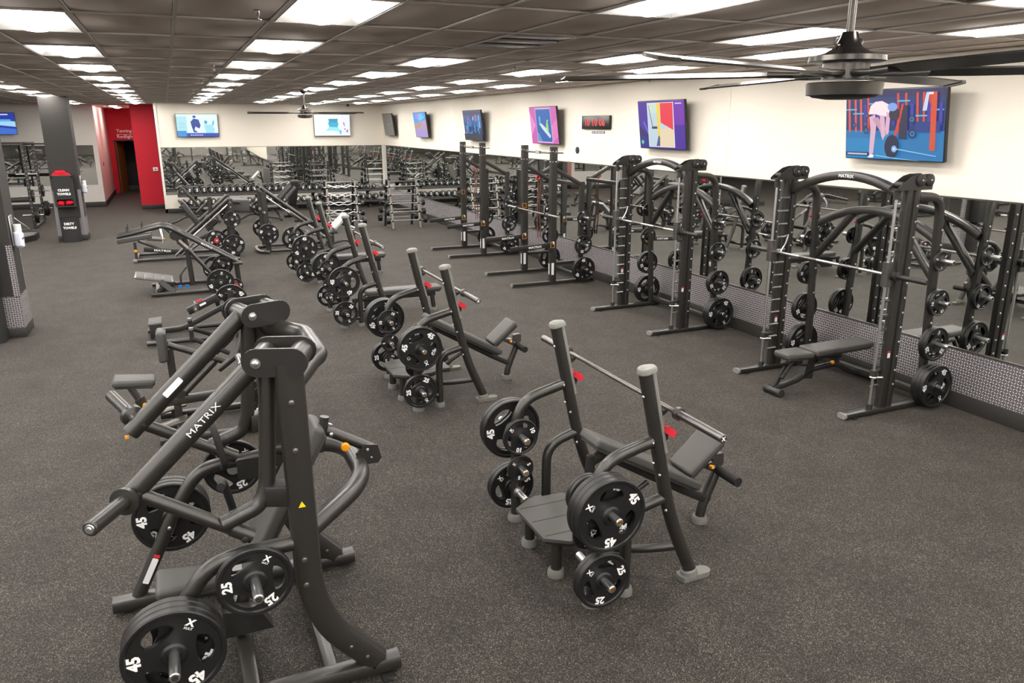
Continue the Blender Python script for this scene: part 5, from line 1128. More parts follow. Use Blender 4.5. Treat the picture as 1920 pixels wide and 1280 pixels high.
def bar_rack(xc, yf, kind, label, nm):
    t = thing('barbell_rack', label, 'barbell rack', (xc, yf+.45, 0))
    for s in (-1, 1):
        x = s*.40
        mb = MB(); mb.bar([(x, -.45, .01), (x, -.12, 1.34)], .05, .06, 0, .008, (1, 0, 0)); p1 = obj('post', mb, M['silver'], t)
        mb = MB(); mb.bar([(x, .45, .01), (x, .12, 1.34)], .05, .06, 0, .008, (1, 0, 0)); obj('post', mb, M['steel_flat'], t)
        mb = MB(); mb.bar([(x, -.13, 1.33), (x, .13, 1.33)], .05, .05, 0, .008); mb.bar([(x, -.36, .35), (x, .36, .35)], .04, .05); obj('side_tube', mb, M['steel'], t)
        mb = MB(); 
        for y in (-.45, .45): mb.box((x, y, .006), (.12, .09, .012), None, .004)
        obj('foot_plate', mb, M['steel_flat'], t)
        for k in range(5):
            z = .24+k*.235
            for side in (-1, 1):
                y = side*(.45-.33*(z/1.34)); mb = MB(); mb.prism([(-.05, -.01), (.02, -.02), (.035, .03), (.025, .03), (.0, .0), (-.05, .03)], basis((x, y+side*.03, z-.02), (0, side, 0), (0, 0, 1), (side, 0, 0)), .04); obj('bar_cradle', mb, M['steel_flat'], t)
    mb = MB(); mb.tube([(-.40, -.10, 1.30), (.40, -.10, 1.30)], .02, n=10); mb.tube([(-.40, .2, .35), (.40, .2, .35)], .02, n=10); obj('crossbar', mb, M['silver'], t)
    for side, sn in ((-1, 'near'), (1, 'far')):
        for k in range(5):
            z = .24+k*.235; hr = .098-.006*k; y = yf+.45+side*(.45-.33*(z/1.34)+.045)
            if side > 0 and k > 3 and kind != 'curl': continue
            fixed_bar(kind, hr, .10-.008*k, (xc + random.uniform(-.015, .015), y, z), f"{lvl[k]} {'curl bar' if kind == 'curl' else 'straight barbell'} on the {sn} side of {nm}", 'bars on the ' + nm)
bar_rack(4.36, 21.85, 'curl', 'rack of wavy chrome curl bars with round black heads', 'curl bar rack')
bar_rack(6.05, 21.5, 'straight', 'rack of straight chrome barbells beside the mirror corner', 'straight bar rack')

# ------------------------------------------------------------------ dumbbell rack
t = thing('dumbbell_rack', 'long two-tier black dumbbell rack along the back mirror', 'dumbbell rack', (3.6, 28.05, 0))
for z, y, w in ((.62, -.02, .42), (.24, -.16, .42)):
    mb = MB(); mb.bar([(-3.45, y, z), (3.45, y, z)], w, .03, 0, .008, (0, .25, 1)); sh = obj('shelf_tray', mb, M['steel_flat'], t)
    mb = MB(); mb.bar([(-3.45, y-w/2, z-.01), (3.45, y-w/2, z-.01)], .03, .07, 0, .008, (0, .2, 1)); obj('shelf_lip', mb, M['steel_flat'], t)
for x in (-2.9, -.95, .95, 2.9):
    mb = MB(); mb.bar([(x, .20, .04), (x, .12, .90)], .09, .10, 0, .01, (1, 0, 0)); mb.bar([(x, -.30, .04), (x, .30, .04)], .08, .06, 0, .01, (0, 0, 1)); mb.bar([(x, .1, .24), (x, -.30, .20)], .05, .06); mb.bar([(x, .1, .62), (x, -.20, .58)], .05, .06); obj('stand', mb, M['steel_flat'], t)
_dm = {}
def dumbbell_mesh(r):
    if r in _dm: return _dm[r]
    L = .12; hl = r*.95
    heads = []
    for s in (-1, 1):
        b = MB(); b.lathe((0, s*L/2, 0), (0, s, 0), [(0, 0), (0, r*.8), (.008, r*.95), (.02, r), (hl-.014, r), (hl-.004, r*.92), (hl, r*.80), (hl, r*.72), (hl-.004, r*.70), (hl-.004, 0)], 18); heads.append(b.mesh('head', M['plate']))
    b = MB(); b.tube([V((0, -L/2, 0)), V((0, L/2, 0))], .016, n=8); hd = b.mesh('handle', M['chrome'])
    b = MB(); yy = -(L/2+hl-.004)-.0015
    put_text(b, 'X', basis((0, yy, r*.20), (1, 0, 0), (0, 0, 1), (0, -1, 0)), r*.52, .06); put_text(b, '50', basis((0, yy, -r*.36), (1, 0, 0), (0, 0, 1), (0, -1, 0)), r*.34, .06)
    _dm[r] = (heads, hd, b.mesh('lettering', M['white'], False)); return _dm[r]
for row, (z, y, nm) in enumerate(((.62, 28.03, 'upper'), (.24, 27.89, 'lower'))):
    for k in range(29):
        x = .30 + k*.2285; r = (.102, .098, .092, .084, .074)[min(4, k//6)] if row == 0 else (.108, .107, .105, .102, .100)[min(4, k//6)]
        heads, hd, lm = dumbbell_mesh(r)
        d_ = thing('dumbbell', f"{ordn[k]} round-headed black dumbbell from the red wall, {nm} tier", 'dumbbell', (x, y, z+.035+r), 0, f'dumbbells on the {nm} tier'); d_.rotation_euler = (-.22, random.choice((0, 0, .2, -.4, .5)), random.uniform(-.05, .05))
        for h_ in heads: link('head', h_, d_)
        link('handle', hd, d_); link('lettering', lm, d_)

# ------------------------------------------------------------------ pillars
def pillar(x0, x1, y0, y1, name):
    mb = MB(); mb.box(((x0+x1)/2, (y0+y1)/2, CZ/2), (x1-x0, y1-y0, CZ)); p = struct(name, mb, M['pillar'])
    e = .006; w, d = x1-x0, y1-y0
    for c, s in (((x0+w/2, y0-e/2, .36), (w+2*e, e, .44)), ((x1+e/2, y0+d/2, .36), (e, d, .44)), ((x0-e/2, y0+d/2, .36), (e, d, .44)), ((x0+w/2, y1+e/2, .36), (w+2*e, e, .44))):
        mb = MB(); mb.box(c, s); obj('metal_sheet', mb, M['diamond'], p)
    for cx, sx in ((x0, 1), (x1, -1)):
        mb = MB(); mb.box((cx+sx*.03, y0-e/2, .93), (.06+e, e, .72)); mb.box((cx-sx*e/2, y0+.03, .93), (e, .06, .72)); obj('corner_guard', mb, M['diamond'], p)
        mb = MB(); mb.box((cx-sx*e/2, y1-.03, .93), (e, .06, .72)); obj('corner_guard', mb, M['diamond'], p)
    mb = MB(); mb.box((x0+w/2, y0+d/2, .07), (w+.03, d+.03, .14), None, .006); obj('baseboard', mb, M['base'], p)
    return p
pillar(-2.72, -2.10, 12.31, 12.93, 'pillar'); pillar(-2.77, -2.14, 22.62, 23.26, 'pillar')
# towel station on the far pillar
Tx = -2.485
t = thing('towel_dispenser', 'black clean towels dispenser box mounted on the far pillar', 'towel dispenser', (Tx, 22.62, 0))
mb = MB()
for c, s in (((0, -.13, 1.33), (.45, .26, .52)), ((-.20, -.13, .995), (.05, .26, .15)), ((.20, -.13, .995), (.05, .26, .15)), ((0, -.13, .90), (.45, .26, .04)), ((0, -.02, .99), (.40, .03, .15)), ((-.215, -.13, 1.62), (.02, .26, .06)), ((.215, -.13, 1.62), (.02, .26, .06)), ((0, -.25, 1.62), (.45, .02, .06))): mb.box(c, s)
obj('box', mb, M['rubber'], t)
mb = MB(); mb.box((0, -.262, 1.655), (.47, .006, .02)); mb.box((-.232, -.13, 1.655), (.006, .27, .02)); mb.box((.232, -.13, 1.655), (.006, .27, .02)); obj('edge_trim', mb, M['silver'], t)
mb = MB(); put_text(mb, 'CLEAN', basis((0, -.262, 1.30), (1, 0, 0), (0, 0, 1), (0, -1, 0)), .062, .05, .25); put_text(mb, 'TOWELS', basis((0, -.262, 1.205), (1, 0, 0), (0, 0, 1), (0, -1, 0)), .062, .05, .30); obj('lettering', mb, M['white'], t, label='white CLEAN TOWELS lettering')
def towel(loc, size, label, seed):
    random.seed(seed); mb = MB(); ph = [random.uniform(0, 6) for _ in range(3)]
    f = lambda q: V((q.x + .012*math.sin(q.z*60+ph[0]), q.y + .012*math.sin(q.x*50+ph[1]), q.z + .010*math.sin(q.x*45+ph[2]) + .008*math.sin(q.y*70)))
    mb.rbox((0, 0, 0), size, min(size)*.45, 4, None, f); o = obj('towel', mb, M['towel'], label=label, cat='towel', group='red towels at the towel station'); o.location = loc
for k, (dx, w) in enumerate(((-.10, .17), (.09, .18))): towel((Tx+dx, 22.62-.15, .975), (w, .22, .10), f"red folded towel in the dispenser slot, {'left' if k == 0 else 'right'} half", k)
for k, (dx, dz, w) in enumerate(((-.10, 0, .20), (.09, .0, .20), (-.02, .055, .24))): towel((Tx+dx, 22.62-.13, 1.66+dz), (w, .20, .09), ('red crumpled towel on dispenser top, left side', 'red crumpled towel on dispenser top, right side', 'red crumpled towel topping the heap on dispenser')[k], 10+k)
random.seed(21)
def bin_(cx, y, z1, lines, label, w=.42):
    t = thing('towel_bin', label, 'bin', (cx, y, 0))
    out = [(-w/2, 0), (-w/2, -.20)] + [(w/2*math.sin(-PI/2+PI*k/10), -.20-.10*math.cos(-PI/2+PI*k/10)) for k in range(1, 10)] + [(w/2, -.20), (w/2, 0)]
    mb = MB(); mb.prism(out[::-1] if 0 else out, basis((0, 0, z1/2), (1, 0, 0), (0, 1, 0), (0, 0, 1)), z1); obj('body', mb, M['rubber'], t)
    mb = MB(); mb.prism([(x*1.03, yy*1.02) for x, yy in out], basis((0, 0, z1), (1, 0, 0), (0, 1, 0), (0, 0, 1)), .02); obj('rim', mb, M['steel_flat'], t)
    if lines:
        mb = MB()
        for k, (s_, w_) in enumerate(lines):
            vs, fs, asp = text_geo(s_, .05); hh = .062; sx = w_/asp; o = []
            for x, yy in vs:
                X = x*sx; Y = -.20-.10*math.sqrt(max(0, 1-(X/(w/2))**2))-.0025; o.append((X, Y, z1-.13-k*.10+yy*hh))
            mb.add(o, fs)
        obj('lettering', mb, M['white'], t, label='white '+' '.join(q[0] for q in lines)+' lettering')
bin_(Tx+.02, 22.60, .60, (('DIRTY', .23), ('TOWELS', .30)), 'black dirty towels bin standing against the far pillar')
bin_(-2.50, 12.30, .60, (), 'black rounded bin against the near pillar at the picture edge', .40)
t = thing('towel_dispenser', 'black box dispenser mounted on the near pillar at the picture edge', 'towel dispenser', (-2.52, 12.30, 0))
mb = MB(); mb.box((0, -.11, 1.05), (.42, .22, .75), None, .006); obj('box', mb, M['rubber'], t)
mb = MB(); mb.box((0, -.223, 1.43), (.44, .006, .02)); obj('edge_trim', mb, M['silver'], t)
def wipes(x, y, z, label):
    t = thing('wipe_dispenser', label, 'wipe dispenser', (x, y, z), 0, 'wipe dispensers')
    mb = MB(); mb.rbox((.012, 0, .16), (.02, .22, .42), .008, 1); obj('back_plate', mb, M['chrome'], t)
    mb = MB(); mb.rbox((.075, 0, .03), (.11, .18, .22), .04, 3, None, lambda q: V((q.x+.01*math.sin(q.z*40), q.y*(1+.2*q.z), q.z+.012*math.sin(q.y*60)))); obj('bag', mb, M['bag'], t, label='crumpled white plastic bag')
    mb = MB(); mb.cyl((.075, 0, .13), (.075, 0, .24), .05, 16); obj('roll', mb, M['white'], t)
    mb = MB(); mb.tube([(.13, -.08, .05), (.14, 0, .06), (.13, .08, .05)], .008, .02, 6); obj('ring', mb, M['rubber'], t)
wipes(-2.10, 12.55, 1.30, 'wipe dispenser with white bag on right side of near pillar')
wipes(-2.14, 22.95, 1.25, 'wipe dispenser with white bag on right side of far pillar')

# ------------------------------------------------------------------ power rack and platform at far left
t = thing('power_rack', 'tall power rack with loaded pegs behind the near pillar, far left', 'squat rack', (-4.6, 26.5, 0))
for x in (-.0+.93, -.75):
    for y in (-1.0, 1.0):
        mb = MB(); mb.bar([(x, y, .02), (x, y, 2.38)], .075, .075, 0, .006, (1, 0, 0)); u = obj('upright', mb, M['steel'], t)
        mb = MB()
        for k in range(18): mb.cyl((x, y-.0375, .3+k*.11), (x, y-.039, .3+k*.11), .012, 6)
        obj('bolt', mb, M['chrome'], u)
        mb = MB(); mb.box((x, y, .008), (.14, .14, .016), None, .003); obj('foot_plate', mb, M['dchrome'], u)
        if x > 0:
            for z in (.42, .95, 1.55): peg_obj((x+.037, y, z), (1, 0, 0), .22, u, False); peg_obj((x-.037, y, z), (-1, 0, 0), .22, u, False)
mb = MB()
for y in (-1.0, 1.0): mb.bar([(.93, y, 2.34), (-.75, y, 2.34)], .07, .07)
for x in (.93, -.75): mb.bar([(x, -1, 2.34), (x, 1, 2.34)], .07, .07); mb.bar([(x, -1, .06), (x, 1, .06)], .07, .07)
obj('top_frame', mb, M['steel'], t)
mb = MB(); mb.tube([(-2.2, -1.0, 2.36), (1.8, -1.0, 2.36)], .02, n=8); obj('pull_up_bar', mb, M['steel_flat'], t)
mb = MB(); mb.tube([(-1.6, -1.0, .85), (.9, -1.0, .85)], .07, n=12); obj('roller_pad', mb, M['padside'], t)
mb = MB(); mb.tube([(-1.8, -1.0, 1.45), (.9, -1.0, 1.45)], .018, n=8); obj('bar', mb, M['chrome'], t)
mb = MB(); mb.tube([(.30, -1.1, .04), (.35, -1.1, .50), (.80, -1.05, .04), (.30, -1.1, .04)], .015, n=8); obj('foot_hook', mb, M['chrome'], t)
for y, z, ws in ((25.5, .42, [45, 45]), (25.5, .95, [25]), (27.5, .42, [45, 45, 25]), (27.5, .95, [25])):
    stack((-3.67+.037, y, z), (1, 0, 0), ws, ('lower' if z < .6 else 'upper')+' peg, '+('near' if y < 26 else 'far')+' post of power rack', 'weight plates on the power rack', 50, None, .02)
t = thing('lifting_platform', 'low dark floor platform box behind the near pillar', 'platform', (-4.2, 23.1, 0))
mb = MB(); mb.prism([(-1.0, -.65), (.55, -.65), (.85, .0), (.85, .65), (-1.0, .65)], basis((0, 0, .07), (1, 0, 0), (0, 1, 0), (0, 0, 1)), .14); obj('deck', mb, M['rubber'], t)
mb = MB(); mb.prism([(-.97, -.60), (.52, -.60), (.80, .0), (.80, .60), (-.97, .60)], basis((0, 0, .143), (1, 0, 0), (0, 1, 0), (0, 0, 1)), .006); obj('top_mat', mb, M['silver'], t)

# ------------------------------------------------------------------ screens
def picture(shapes, w, h):
    # shapes: (list of 0..1 points, colour) drawn flat one above the other
    vs = []; fs = []; cols = []
    for k, (pts, c) in enumerate(shapes):
        o = len(vs); vs += [((x-.5)*w, (y-.5)*h, .0004*k) for x, y in pts]; fs.append(tuple(range(o, o+len(pts)))); cols += [c]*len(pts)
    me = bpy.data.meshes.new('picture'); me.from_pydata(vs, [], fs); at = me.color_attributes.new('picture', 'FLOAT_COLOR', 'CORNER')
    at.data.foreach_set('color', [q for c in cols for q in (*c, 1)]); me.materials.append(M['paint']); me.update(); return me
def R(x0, y0, x1, y1): return [(x0, y0), (x1, y0), (x1, y1), (x0, y1)]
def O(cx, cy, rx_, ry_, n=16): return [(cx+rx_*math.cos(2*PI*k/n), cy+ry_*math.sin(2*PI*k/n)) for k in range(n)]
def tv(c, xdir, nrm, tilt, w, h, shapes, label, arm=.10, off=False):
    n0 = V(nrm); nt = (n0*math.cos(tilt) + V((0, 0, -1))*math.sin(tilt)).normalized(); x = V(xdir); upd = nt.cross(x)
    t = link('television', None, None, label, 'television', 'wall televisions'); t.matrix_world = basis(c, x, upd, nt)
    mb = MB(); mb.rbox((0, 0, -.022), (w, h, .044), .008, 1); obj('casing', mb, M['tvframe'], t)
    mb = MB(); mb.rbox((0, -.02, -.06), (w*.5, h*.55, .04), .01, 1); obj('rear_housing', mb, M['tvframe'], t)
    mb = MB(); mb.box((0, 0, -.08-arm/2), (.12, .10, arm)); mb.box((0, 0, -.085), (.40, .30, .012)); obj('wall_bracket', mb, M['steel_flat'], t)
    if off:
        mb = MB(); mb.box((0, 0, .0005), (w-.02, h-.02, .001)); s = obj('screen', mb, M['tvgrey'], t); mb = MB(); put_text(mb, 'No Signal', basis((0, 0, .0015), (1, 0, 0), (0, 1, 0), (0, 0, 1)), .04, .02); obj('lettering', mb, M['label'], s)
    else: link('picture', picture(shapes, w-.022, h-.022), t, label='lit screen picture').location = (0, 0, .0012)
    return t
random.seed(3)
# deadlift scene
B_ = (.01, .06, .22); sh = [(R(0, 0, 1, 1), (.012, .035, .16)), (R(0, 0, 1, .42), (.01, .17, .42)), (R(0, .0, .55, .30), (.01, .22, .50)), (R(0, .90, 1, 1), (.02, .02, .10))]
for x in (.03, .10, .16, .24, .55, .63, .74, .80, .86): 
    sh.append(([(x, .40), (x+.022, .40), (x+.010, .95), (x-.012, .95)], (.62, .06, .02) if x > .2 else (.70, .10, .06)))
for x, y in ((.05, .72), (.13, .66), (.30, .80), (.60, .83), (.92, .70), (.78, .62)): sh.append((R(x-.05, y, x+.07, y+.02), (.12, .45, .70)))
for x in (.20, .34, .50, .68, .84, .95): sh.append((R(x, .50, x+.03, .80), (.05, .04, .35)))
for x, y, r in ((.10, .50, .022), (.22, .52, .025), (.235, .64, .022), (.70, .58, .035), (.71, .38, .042), (.235, .42, .03)): sh += [(O(x, y, r, r*1.7), (.01, .03, .10)), (O(x, y, r*.55, r*.9), (.04, .22, .5)), (O(x, y, r*.3, r*.5), (.01, .03, .1))]
sh += [(R(.74, .40, .97, .55), (.01, .04, .22)), (R(.88, .15, .93, .95), (.65, .07, .02)), ([(.80, .70), (.84, .70), (.86, .95), (.83, .95)], (.55, .65, .85)), (R(.58, .30, .66, .78), (.015, .015, .06)), ([(.53, .35), (.60, .80), (.62, .80), (.56, .35)], (.6, .05, .03))]
skin = (.70, .42, .55)
sh += [([(.27, .62), (.33, .66), (.345, .48), (.32, .10), (.30, .03), (.28, .03), (.275, .10), (.285, .42)], skin), ([(.30, .60), (.36, .62), (.42, .50), (.44, .38), (.42, .30), (.385, .42)], (.55, .30, .42)),
       ([(.26, .66), (.28, .78), (.33, .84), (.40, .85), (.48, .79), (.52, .70), (.48, .62), (.40, .63), (.34, .66)], (.95, .74, .78)), ([(.38, .64), (.43, .64), (.445, .35), (.42, .28), (.40, .35)], skin), ([(.45, .70), (.49, .66), (.48, .40), (.455, .33), (.44, .45)], skin),
       (O(.53, .66, .055, .10), (.02, .015, .04)), (O(.51, .76, .05, .06), (.20, .35, .75)), ([(.26, .02), (.32, .02), (.33, .06), (.29, .07)], (.85, .85, .95)), (O(.475, .20, .062, .17, 22), (.02, .22, .50)), (O(.515, .19, .075, .175, 22), (.01, .012, .05)), (O(.54, .16, .028, .05), (.20, .40, .75)), (O(.54, .16, .012, .022), (.6, .8, .95)), ([(.55, .155), (.95, .07), (.95, .08), (.55, .17)], (.30, .55, .80)), ([(.35, .06), (.55, .03), (.80, .0), (.78, .0), (.55, .02), (.35, .05)], (.35, .65, .9)), (R(.02, .045, .28, .10), (.005, .015, .10)), (R(.86, .92, .90, .95), (.8, .8, .9))]
for k in range(15): sh.append((R(.04+k*.0150, .06, .04+k*.0150+.010, .084), (.75, .78, .9)))
WXT = 7.09
tv((WXT, 6.20, 2.85), (0, -1, 0), (-1, 0, 0), .13, 1.27, .74, sh, 'television showing a blue and red gym with a bent person, nearest the camera')
g1 = [(R(0, 0, 1, 1), (.05, .005, .30)), (R(.75, .5, 1, 1), (.16, .01, .40)), ([(0, .5), (.2, .3), (.2, 0), (0, 0)], (.01, .003, .12)), (R(0, 0, .22, .25), (.01, .01, .22)), ([(.10, .55), (.2, .3), (.22, .34), (.12, .6)], (.10, .12, .65)), (R(.21, .03, .78, .97), (.85, .85, .9)), (R(.22, .04, .77, .96), (.50, .62, .68)), (R(.22, .75, .45, .96), (.55, .70, .60)), ([(.40, .04), (.77, .04), (.77, .45), (.45, .40)], (.75, .62, .42)), ([(.43, .15), (.47, .15), (.49, .96), (.42, .96)], (.85, .60, .03)), ([(.50, .55), (.76, .40), (.77, .96), (.50, .96)], (.78, .02, .05)), (R(.30, .42, .42, .47), (.02, .02, .08)), ([(.24, .92), (.25, .92), (.32, .48), (.31, .46)], (.02, .02, .06)), ([(.38, .05), (.46, .05), (.47, .25), (.44, .28)], (.05, .08, .25)), (O(.07, .13, .03, .045), (.1, .6, .35)), (R(.82, .93, .95, .95), (.7, .7, .8))]
tv((WXT, 10.52, 2.85), (0, -1, 0), (-1, 0, 0), .13, 1.27, .74, g1, 'television with purple borders round a yellow and red upright clip')
g2 = [(R(0, 0, 1, 1), (.60, .10, .42)), ([(0, .9), (.2, .5), (0, .2)], (.75, .25, .60)), ([(.75, 0), (1, .2), (1, .7), (.8, .5)], (.72, .18, .50)), (R(.23, .03, .79, .97), (.7, .7, .85)), (R(.24, .05, .78, .95), (.008, .11, .42)), ([(.34, .55), (.45, .40), (.70, .15), (.74, .22), (.60, .42), (.42, .56)], (.60, .72, .75)), ([(.60, .35), (.68, .35), (.66, .60), (.70, .65), (.64, .66), (.60, .5)], (.35, .7, .15)), ([(.24, .05), (.42, .05), (.30, .30), (.24, .3)], (.12, .28, .45)), (R(.35, .55, .40, .75), (.1, .5, .75))]
tv((WXT, 14.73, 2.84), (0, -1, 0), (-1, 0, 0), .13, 1.27, .74, g2, 'television with pink borders round a blue surfing clip')
g3 = [(R(0, 0, 1, 1), (.01, .02, .10)), (R(0, .45, 1, 1), (.02, .10, .30)), (R(0, .85, 1, 1), (.03, .04, .10))]
for k in range(46): x = random.uniform(.02, .9); y = random.uniform(.18, .7); g3.append((R(x, y, x+random.uniform(.02, .06), y+random.uniform(.05, .25)), random.choice(((.02, .25, .6), (.3, .5, .8), (.01, .04, .2), (.5, .05, .08), (.02, .4, .7)))))
g3.append((R(0, 0, 1, .22), (.02, .025, .05)))
tv((WXT, 18.82, 2.84), (0, -1, 0), (-1, 0, 0), .13, 1.27, .74, g3, 'television showing a dark blue city crowd scene')
g4 = [(R(0, 0, 1, 1), (.42, .28, .45)), ([(0, .55), (.5, .62), (1, .72), (1, 1), (0, 1)], (.02, .30, .75)), ([(.15, .9), (.5, .65), (.9, .8), (.7, .95)], (.1, .5, .9)), (O(.3, .85, .15, .10), (.45, .15, .6)), ([(0, .3), (.6, .35), (1, .15), (1, 0), (0, 0)], (.35, .28, .60)), ([(0, .55), (.6, .60), (.5, .42), (0, .35)], (.45, .25, .18))]
tv((WXT, 23.3, 2.85), (0, -1, 0), (-1, 0, 0), .13, 1.27, .74, g4, 'television with blue swirl above mauve shapes, next to the grey one')
tv((WXT, 27.1, 2.86), (0, -1, 0), (-1, 0, 0), .13, 1.27, .74, None, 'switched-off grey television nearest the back corner', off=True)
g5 = [(R(0, 0, 1, 1), (.75, .90, .95)), (R(0, 0, .25, .9), (.45, .78, .85)), (R(0, 0, 1, .16), (.02, .07, .45)), (R(0, 0, .22, .26), (.05, .30, .70)), (O(.44, .88, .04, .06), (.03, .08, .35)), ([(.34, .66), (.42, .80), (.54, .76), (.58, .50), (.50, .20), (.40, .18), (.36, .45)], (.02, .06, .32)), ([(.45, .45), (.60, .30), (.52, .18), (.42, .30)], (.8, .85, .9)), (O(.71, .64, .04, .08), (.05, .35, .55)), ([(.66, .54), (.86, .54), (.92, .30), (.88, .16), (.70, .16)], (.35, .75, .85)), ([(.88, .70), (.92, .72), (.90, .50), (.86, .52)], (.08, .5, .7))]
for k in range(7): g5.append((R(.32+k*.045, .05, .345+k*.045, .09), (.8, .85, .95)))
for k in range(4): g5.append((R(.05, .60-k*.07, .20, .615-k*.07), (.2, .6, .7)))
tv((1.0, BY-.14, 2.845), (1, 0, 0), (0, -1, 0), .06, 1.29, .74, g5, 'bright television on the back wall showing two figures, near the red wall', .06)
g6 = [(R(0, 0, 1, 1), (.86, .92, .93)), (R(.75, 0, 1, 1), (.85, .86, .92)), ([(.42, .45), (.40, .80), (.66, .80), (.64, .45)], (.03, .30, .48)), ([(.38, .62), (.68, .62), (.64, .30), (.44, .30)], (.02, .48, .70)), ([(.30, .22), (.42, .42), (.66, .40), (.74, .18), (.5, .25)], (.35, .80, .88)), ([(.80, .66), (.83, .50), (.86, .42), (.84, .60)], (.22, .05, .5)), ([(.88, .18), (.95, .34), (.93, .16)], (.22, .05, .5)), ([(.83, .30), (.86, .36), (.88, .26)], (.22, .05, .5)), ([(.70, .28), (.76, .24), (.74, .05), (.70, .10)], (.05, .6, .75))]
for k in range(6): g6.append((R(.42+k*.038, .46, .43+k*.038, .78), (.08, .45, .62)))
tv((5.43, BY-.14, 2.845), (1, 0, 0), (0, -1, 0), .06, 1.27, .74, g6, 'bright television on back wall showing a teal object, behind the far fan', .06)
g7 = [(R(0, 0, 1, 1), (.02, .04, .35)), ([(0, .25), (.5, .45), (1, .35), (1, .6), (.4, .7), (0, .6)], (.35, .65, .9)), ([(0, .0), (1, .0), (1, .25), (.5, .35)], (.05, .15, .6)), (R(.55, .9, .85, .95), (.7, .7, .9)), (R(.2, .6, .9, .7), (.1, .4, .8))]
tv((-5.27, 31.78, 2.91), (1, 0, 0), (0, -1, 0), .06, 1.27, .72, g7, 'television with blue and white picture on the far left wall', .1)

# digital clock, password sign, sensor, thermostat, speaker camera
t = thing('digital_clock', 'black digital clock with red 10 10 06 digits on right wall', 'clock', (WX-.05, 12.86, 2.895))
mb = MB(); mb.rbox((.02, 0, 0), (.06, 1.02, .24), .01, 1); obj('case', mb, M['tvframe'], t)
mb = MB(); put_text(mb, '10 10 06', basis((-.0125, 0, 0), (0, -1, 0), (0, 0, 1), (-1, 0, 0)), .13, .01, .72); obj('digits', mb, M['led'], t, label='red lit digits')
t = thing('wall_sign', 'small white sign with black heading under the digital clock', 'sign', (WX-.006, 12.81, 2.665))
mb = MB(); mb.box((0, 0, 0), (.012, .48, .155)); obj('board', mb, M['white'], t)
mb = MB(); mb.box((-.0068, 0, .055), (.0016, .48, .045)); obj('heading_band', mb, M['rubber'], t)
mb = MB(); put_text(mb, 'MY WIFI PASSWORD', basis((-.0085, 0, .055), (0, -1, 0), (0, 0, 1), (-1, 0, 0)), .026, .02, .42); obj('lettering', mb, M['white'], t)
mb = MB(); mb.lathe((WX-.004, 13.6, 2.38), (-1, 0, 0), [(0, .065), (.02, .065), (.03, .045), (.03, .02), (.022, .0)], 20); obj('wall_sensor', mb, M['rubber'], label='small round black wall sensor above the mirror by half rack', cat='sensor')
t = thing('thermostat', 'small white thermostat on the red wall', 'thermostat', (-.45, 30.334, 1.37))
mb = MB(); mb.rbox((0, 0, 0), (.16, .03, .13), .01, 1); obj('case', mb, M['white'], t); mb = MB(); mb.box((0, -.016, .0), (.06, .003, .04)); obj('display', mb, M['silver'], t)
mb = MB(); mb.rbox((-2.262, 33.5, 1.45), (.02, .09, .13), .004, 1); obj('light_switch', mb, M['steel_flat'], label='dark switch on the corridor side wall', cat='switch')
t = thing('security_camera', 'small dark security camera on ceiling near the back corner', 'camera', (5.9, 27.9, CZ))
mb = MB(); mb.cyl((0, 0, 0), (0, 0, -.03), .05, 14); obj('base', mb, M['rubber'], t); mb = MB(); mb.lathe((0, 0, -.03), (0, 0, -1), [(0, .045), (.03, .04), (.045, .02), (.05, 0)], 14); obj('dome', mb, M['tvframe'], t)

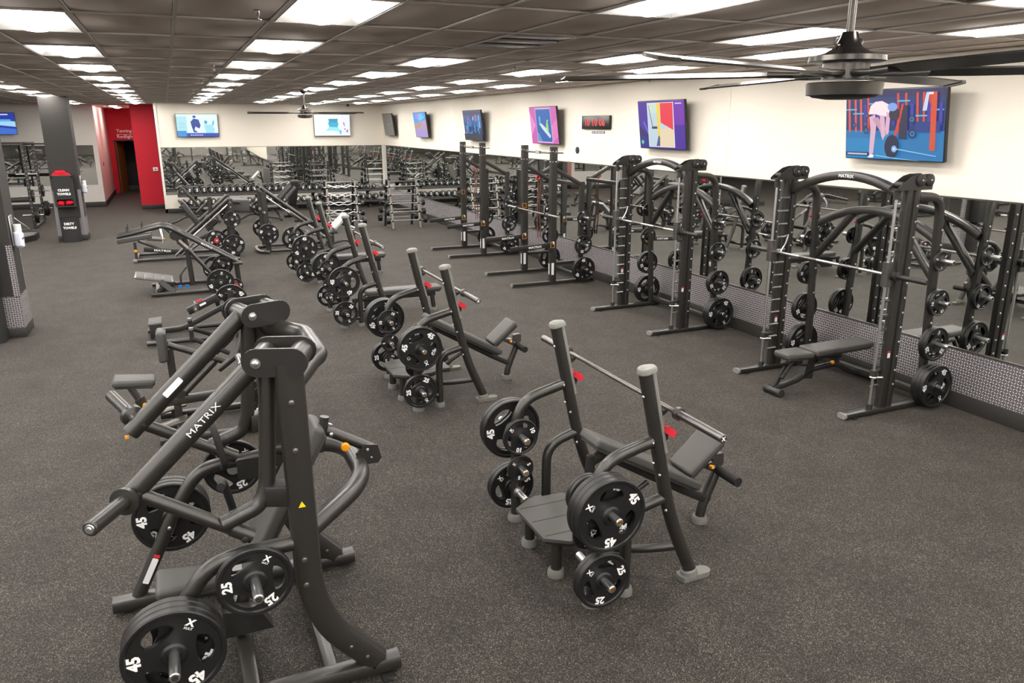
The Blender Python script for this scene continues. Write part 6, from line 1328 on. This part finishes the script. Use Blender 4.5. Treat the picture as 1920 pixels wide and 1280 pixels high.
# ------------------------------------------------------------------ ceiling fans
def fan(x, y, z, a0, label, Rb=1.27):
    t = thing('ceiling_fan', label, 'ceiling fan', (x, y, z), 0, 'ceiling fans')
    mb = MB(); mb.cyl((0, 0, .14), (0, 0, CZ-z-.05), .015, 14); obj('down_rod', mb, M['fanmetal'], t)
    mb = MB(); mb.lathe((0, 0, CZ-z), (0, 0, -1), [(0, .075), (.03, .075), (.08, .035), (.08, 0)], 20); obj('ceiling_canopy', mb, M['fanblack'], t)
    mb = MB(); mb.lathe((0, 0, .155), (0, 0, -1), [(0, 0), (0, .030), (.02, .036), (.055, .052), (.06, .060), (.075, .085), (.09, .13), (.092, .13)], 28); mo = obj('motor_cover', mb, M['fanblack'], t)
    mb = MB(); mb.lathe((0, 0, .067), (0, 0, -1), [(0, .125), (.003, .145), (.022, .147), (.026, .13), (.026, .09), (.09, .09), (.09, 0)], 32); obj('motor_housing', mb, M['fanmetal'], t)
    mb = MB(); mb.lathe((0, 0, -.035), (0, 0, -1), [(0, 0), (0, .142), (.004, .147), (.048, .143), (.050, .13)], 32); hb = obj('lower_drum', mb, M['fanmetal'], t)
    mb = MB(); mb.lathe((0, 0, -.083), (0, 0, -1), [(0, .132), (.008, .12), (.016, .07), (.018, 0)], 28); obj('light_cap', mb, M['tvframe'], t)
    for s in (-1, 1):
        mb = MB(); mb.tube([(s*.035, 0, .11), (s*.065, 0, .10), (s*.072, 0, .125), (s*.060, 0, .13)], .005, .01, 6); obj('hook', mb, M['dchrome'], t)
    for k in range(6):
        a = math.radians(a0+60*k); c, s = math.cos(a), math.sin(a); d = V((c, s, 0)); n = V((-s, c, 0))
        br = MB(); br.bar([d*.08+V((0, 0, .0)), d*.19+V((0, 0, -.004)), d*.30+V((0, 0, .0))], .075, .022, 0, .006, (0, 0, 1)); q = obj('blade_arm', br, M['fanmetal'], t)
        tl = -.22; nn = (n*math.cos(tl)+V((0, 0, 1))*math.sin(tl)); zz = (V((0, 0, 1))*math.cos(tl)-n*math.sin(tl))
        out = [(.20, -.040), (.45, -.052), (1.0, -.045), (Rb-.10, -.042), (Rb-.10, .042), (1.0, .045), (.45, .052), (.20, .040)]
        b = MB(); b.prism(out, basis((0, 0, .0), d, nn, zz), .007); bl = obj('blade', b, M['fanblack'], t)
        b = MB(); b.prism([(Rb-.105, -.043), (Rb-.04, -.042), (Rb-.01, -.030), (Rb, 0), (Rb-.01, .030), (Rb-.04, .042), (Rb-.105, .043)], basis((0, 0, .0), d, nn, zz), .012); obj('blade_tip', b, M['fanmetal'], bl)
fan(2.53, 2.47, 3.055, 19, 'large six-blade ceiling fan close to the camera')
fan(2.63, 16.59, 3.09, 25, 'distant six-blade ceiling fan over the middle of the gym')

# ------------------------------------------------------------------ machines of the next bays, seen in the mirrors
def by_label(lab):
    for o in bpy.data.objects:
        if o.parent is None and o.get('label') == lab: return o
extra = [('seated_row_machine', (-7.0, 9.0), 0), ('t_bar_row_machine', (-7.2, 14.0), 0), ('squat_machine', (-7.0, 18.0), PI), ('incline_bench', (-9.5, 7.0), 0), ('flat_bench', (-9.5, 12.0), PI), ('seated_row_machine', (-10, 17.0), PI), ('hack_squat_machine', (-10.5, 22.0), 0),
         ('half_rack', (3.5, -6.5), PI/2), ('half_rack', (1.0, -6.5), PI/2), ('seated_row_machine', (-2.5, -6.0), 0), ('squat_machine', (5.5, -3.5), 0), ('incline_bench', (-6.0, 1.0), 0), ('leg_press_machine', (-9.0, 2.0), 0), ('seated_row_machine', (5.0, -9.0), PI/2), ('hack_squat_machine', (0.0, -10.5), 0)]
ml = {'seated_row_machine': 'seated row machine', 't_bar_row_machine': 'T-bar row machine', 'squat_machine': 'lever squat machine', 'incline_bench': 'incline press bench', 'flat_bench': 'flat press bench', 'half_rack': 'half rack', 'leg_press_machine': 'leg press machine', 'hack_squat_machine': 'hack squat machine'}
for k, (nm, (x, y), r) in enumerate(extra):
    src = bpy.data.objects[nm]; c = copy_tree(src); c.location = (x, y, 0); c.rotation_euler = (0, 0, r)
    where = ('left side bay' if x < -5 else 'bay behind the camera') + ', ' + ordn[k]
    c['label'] = f"{ml[nm]} seen only in mirrors, {where} of the mirrored machines"; c['group'] = 'machines seen only in the mirrors'
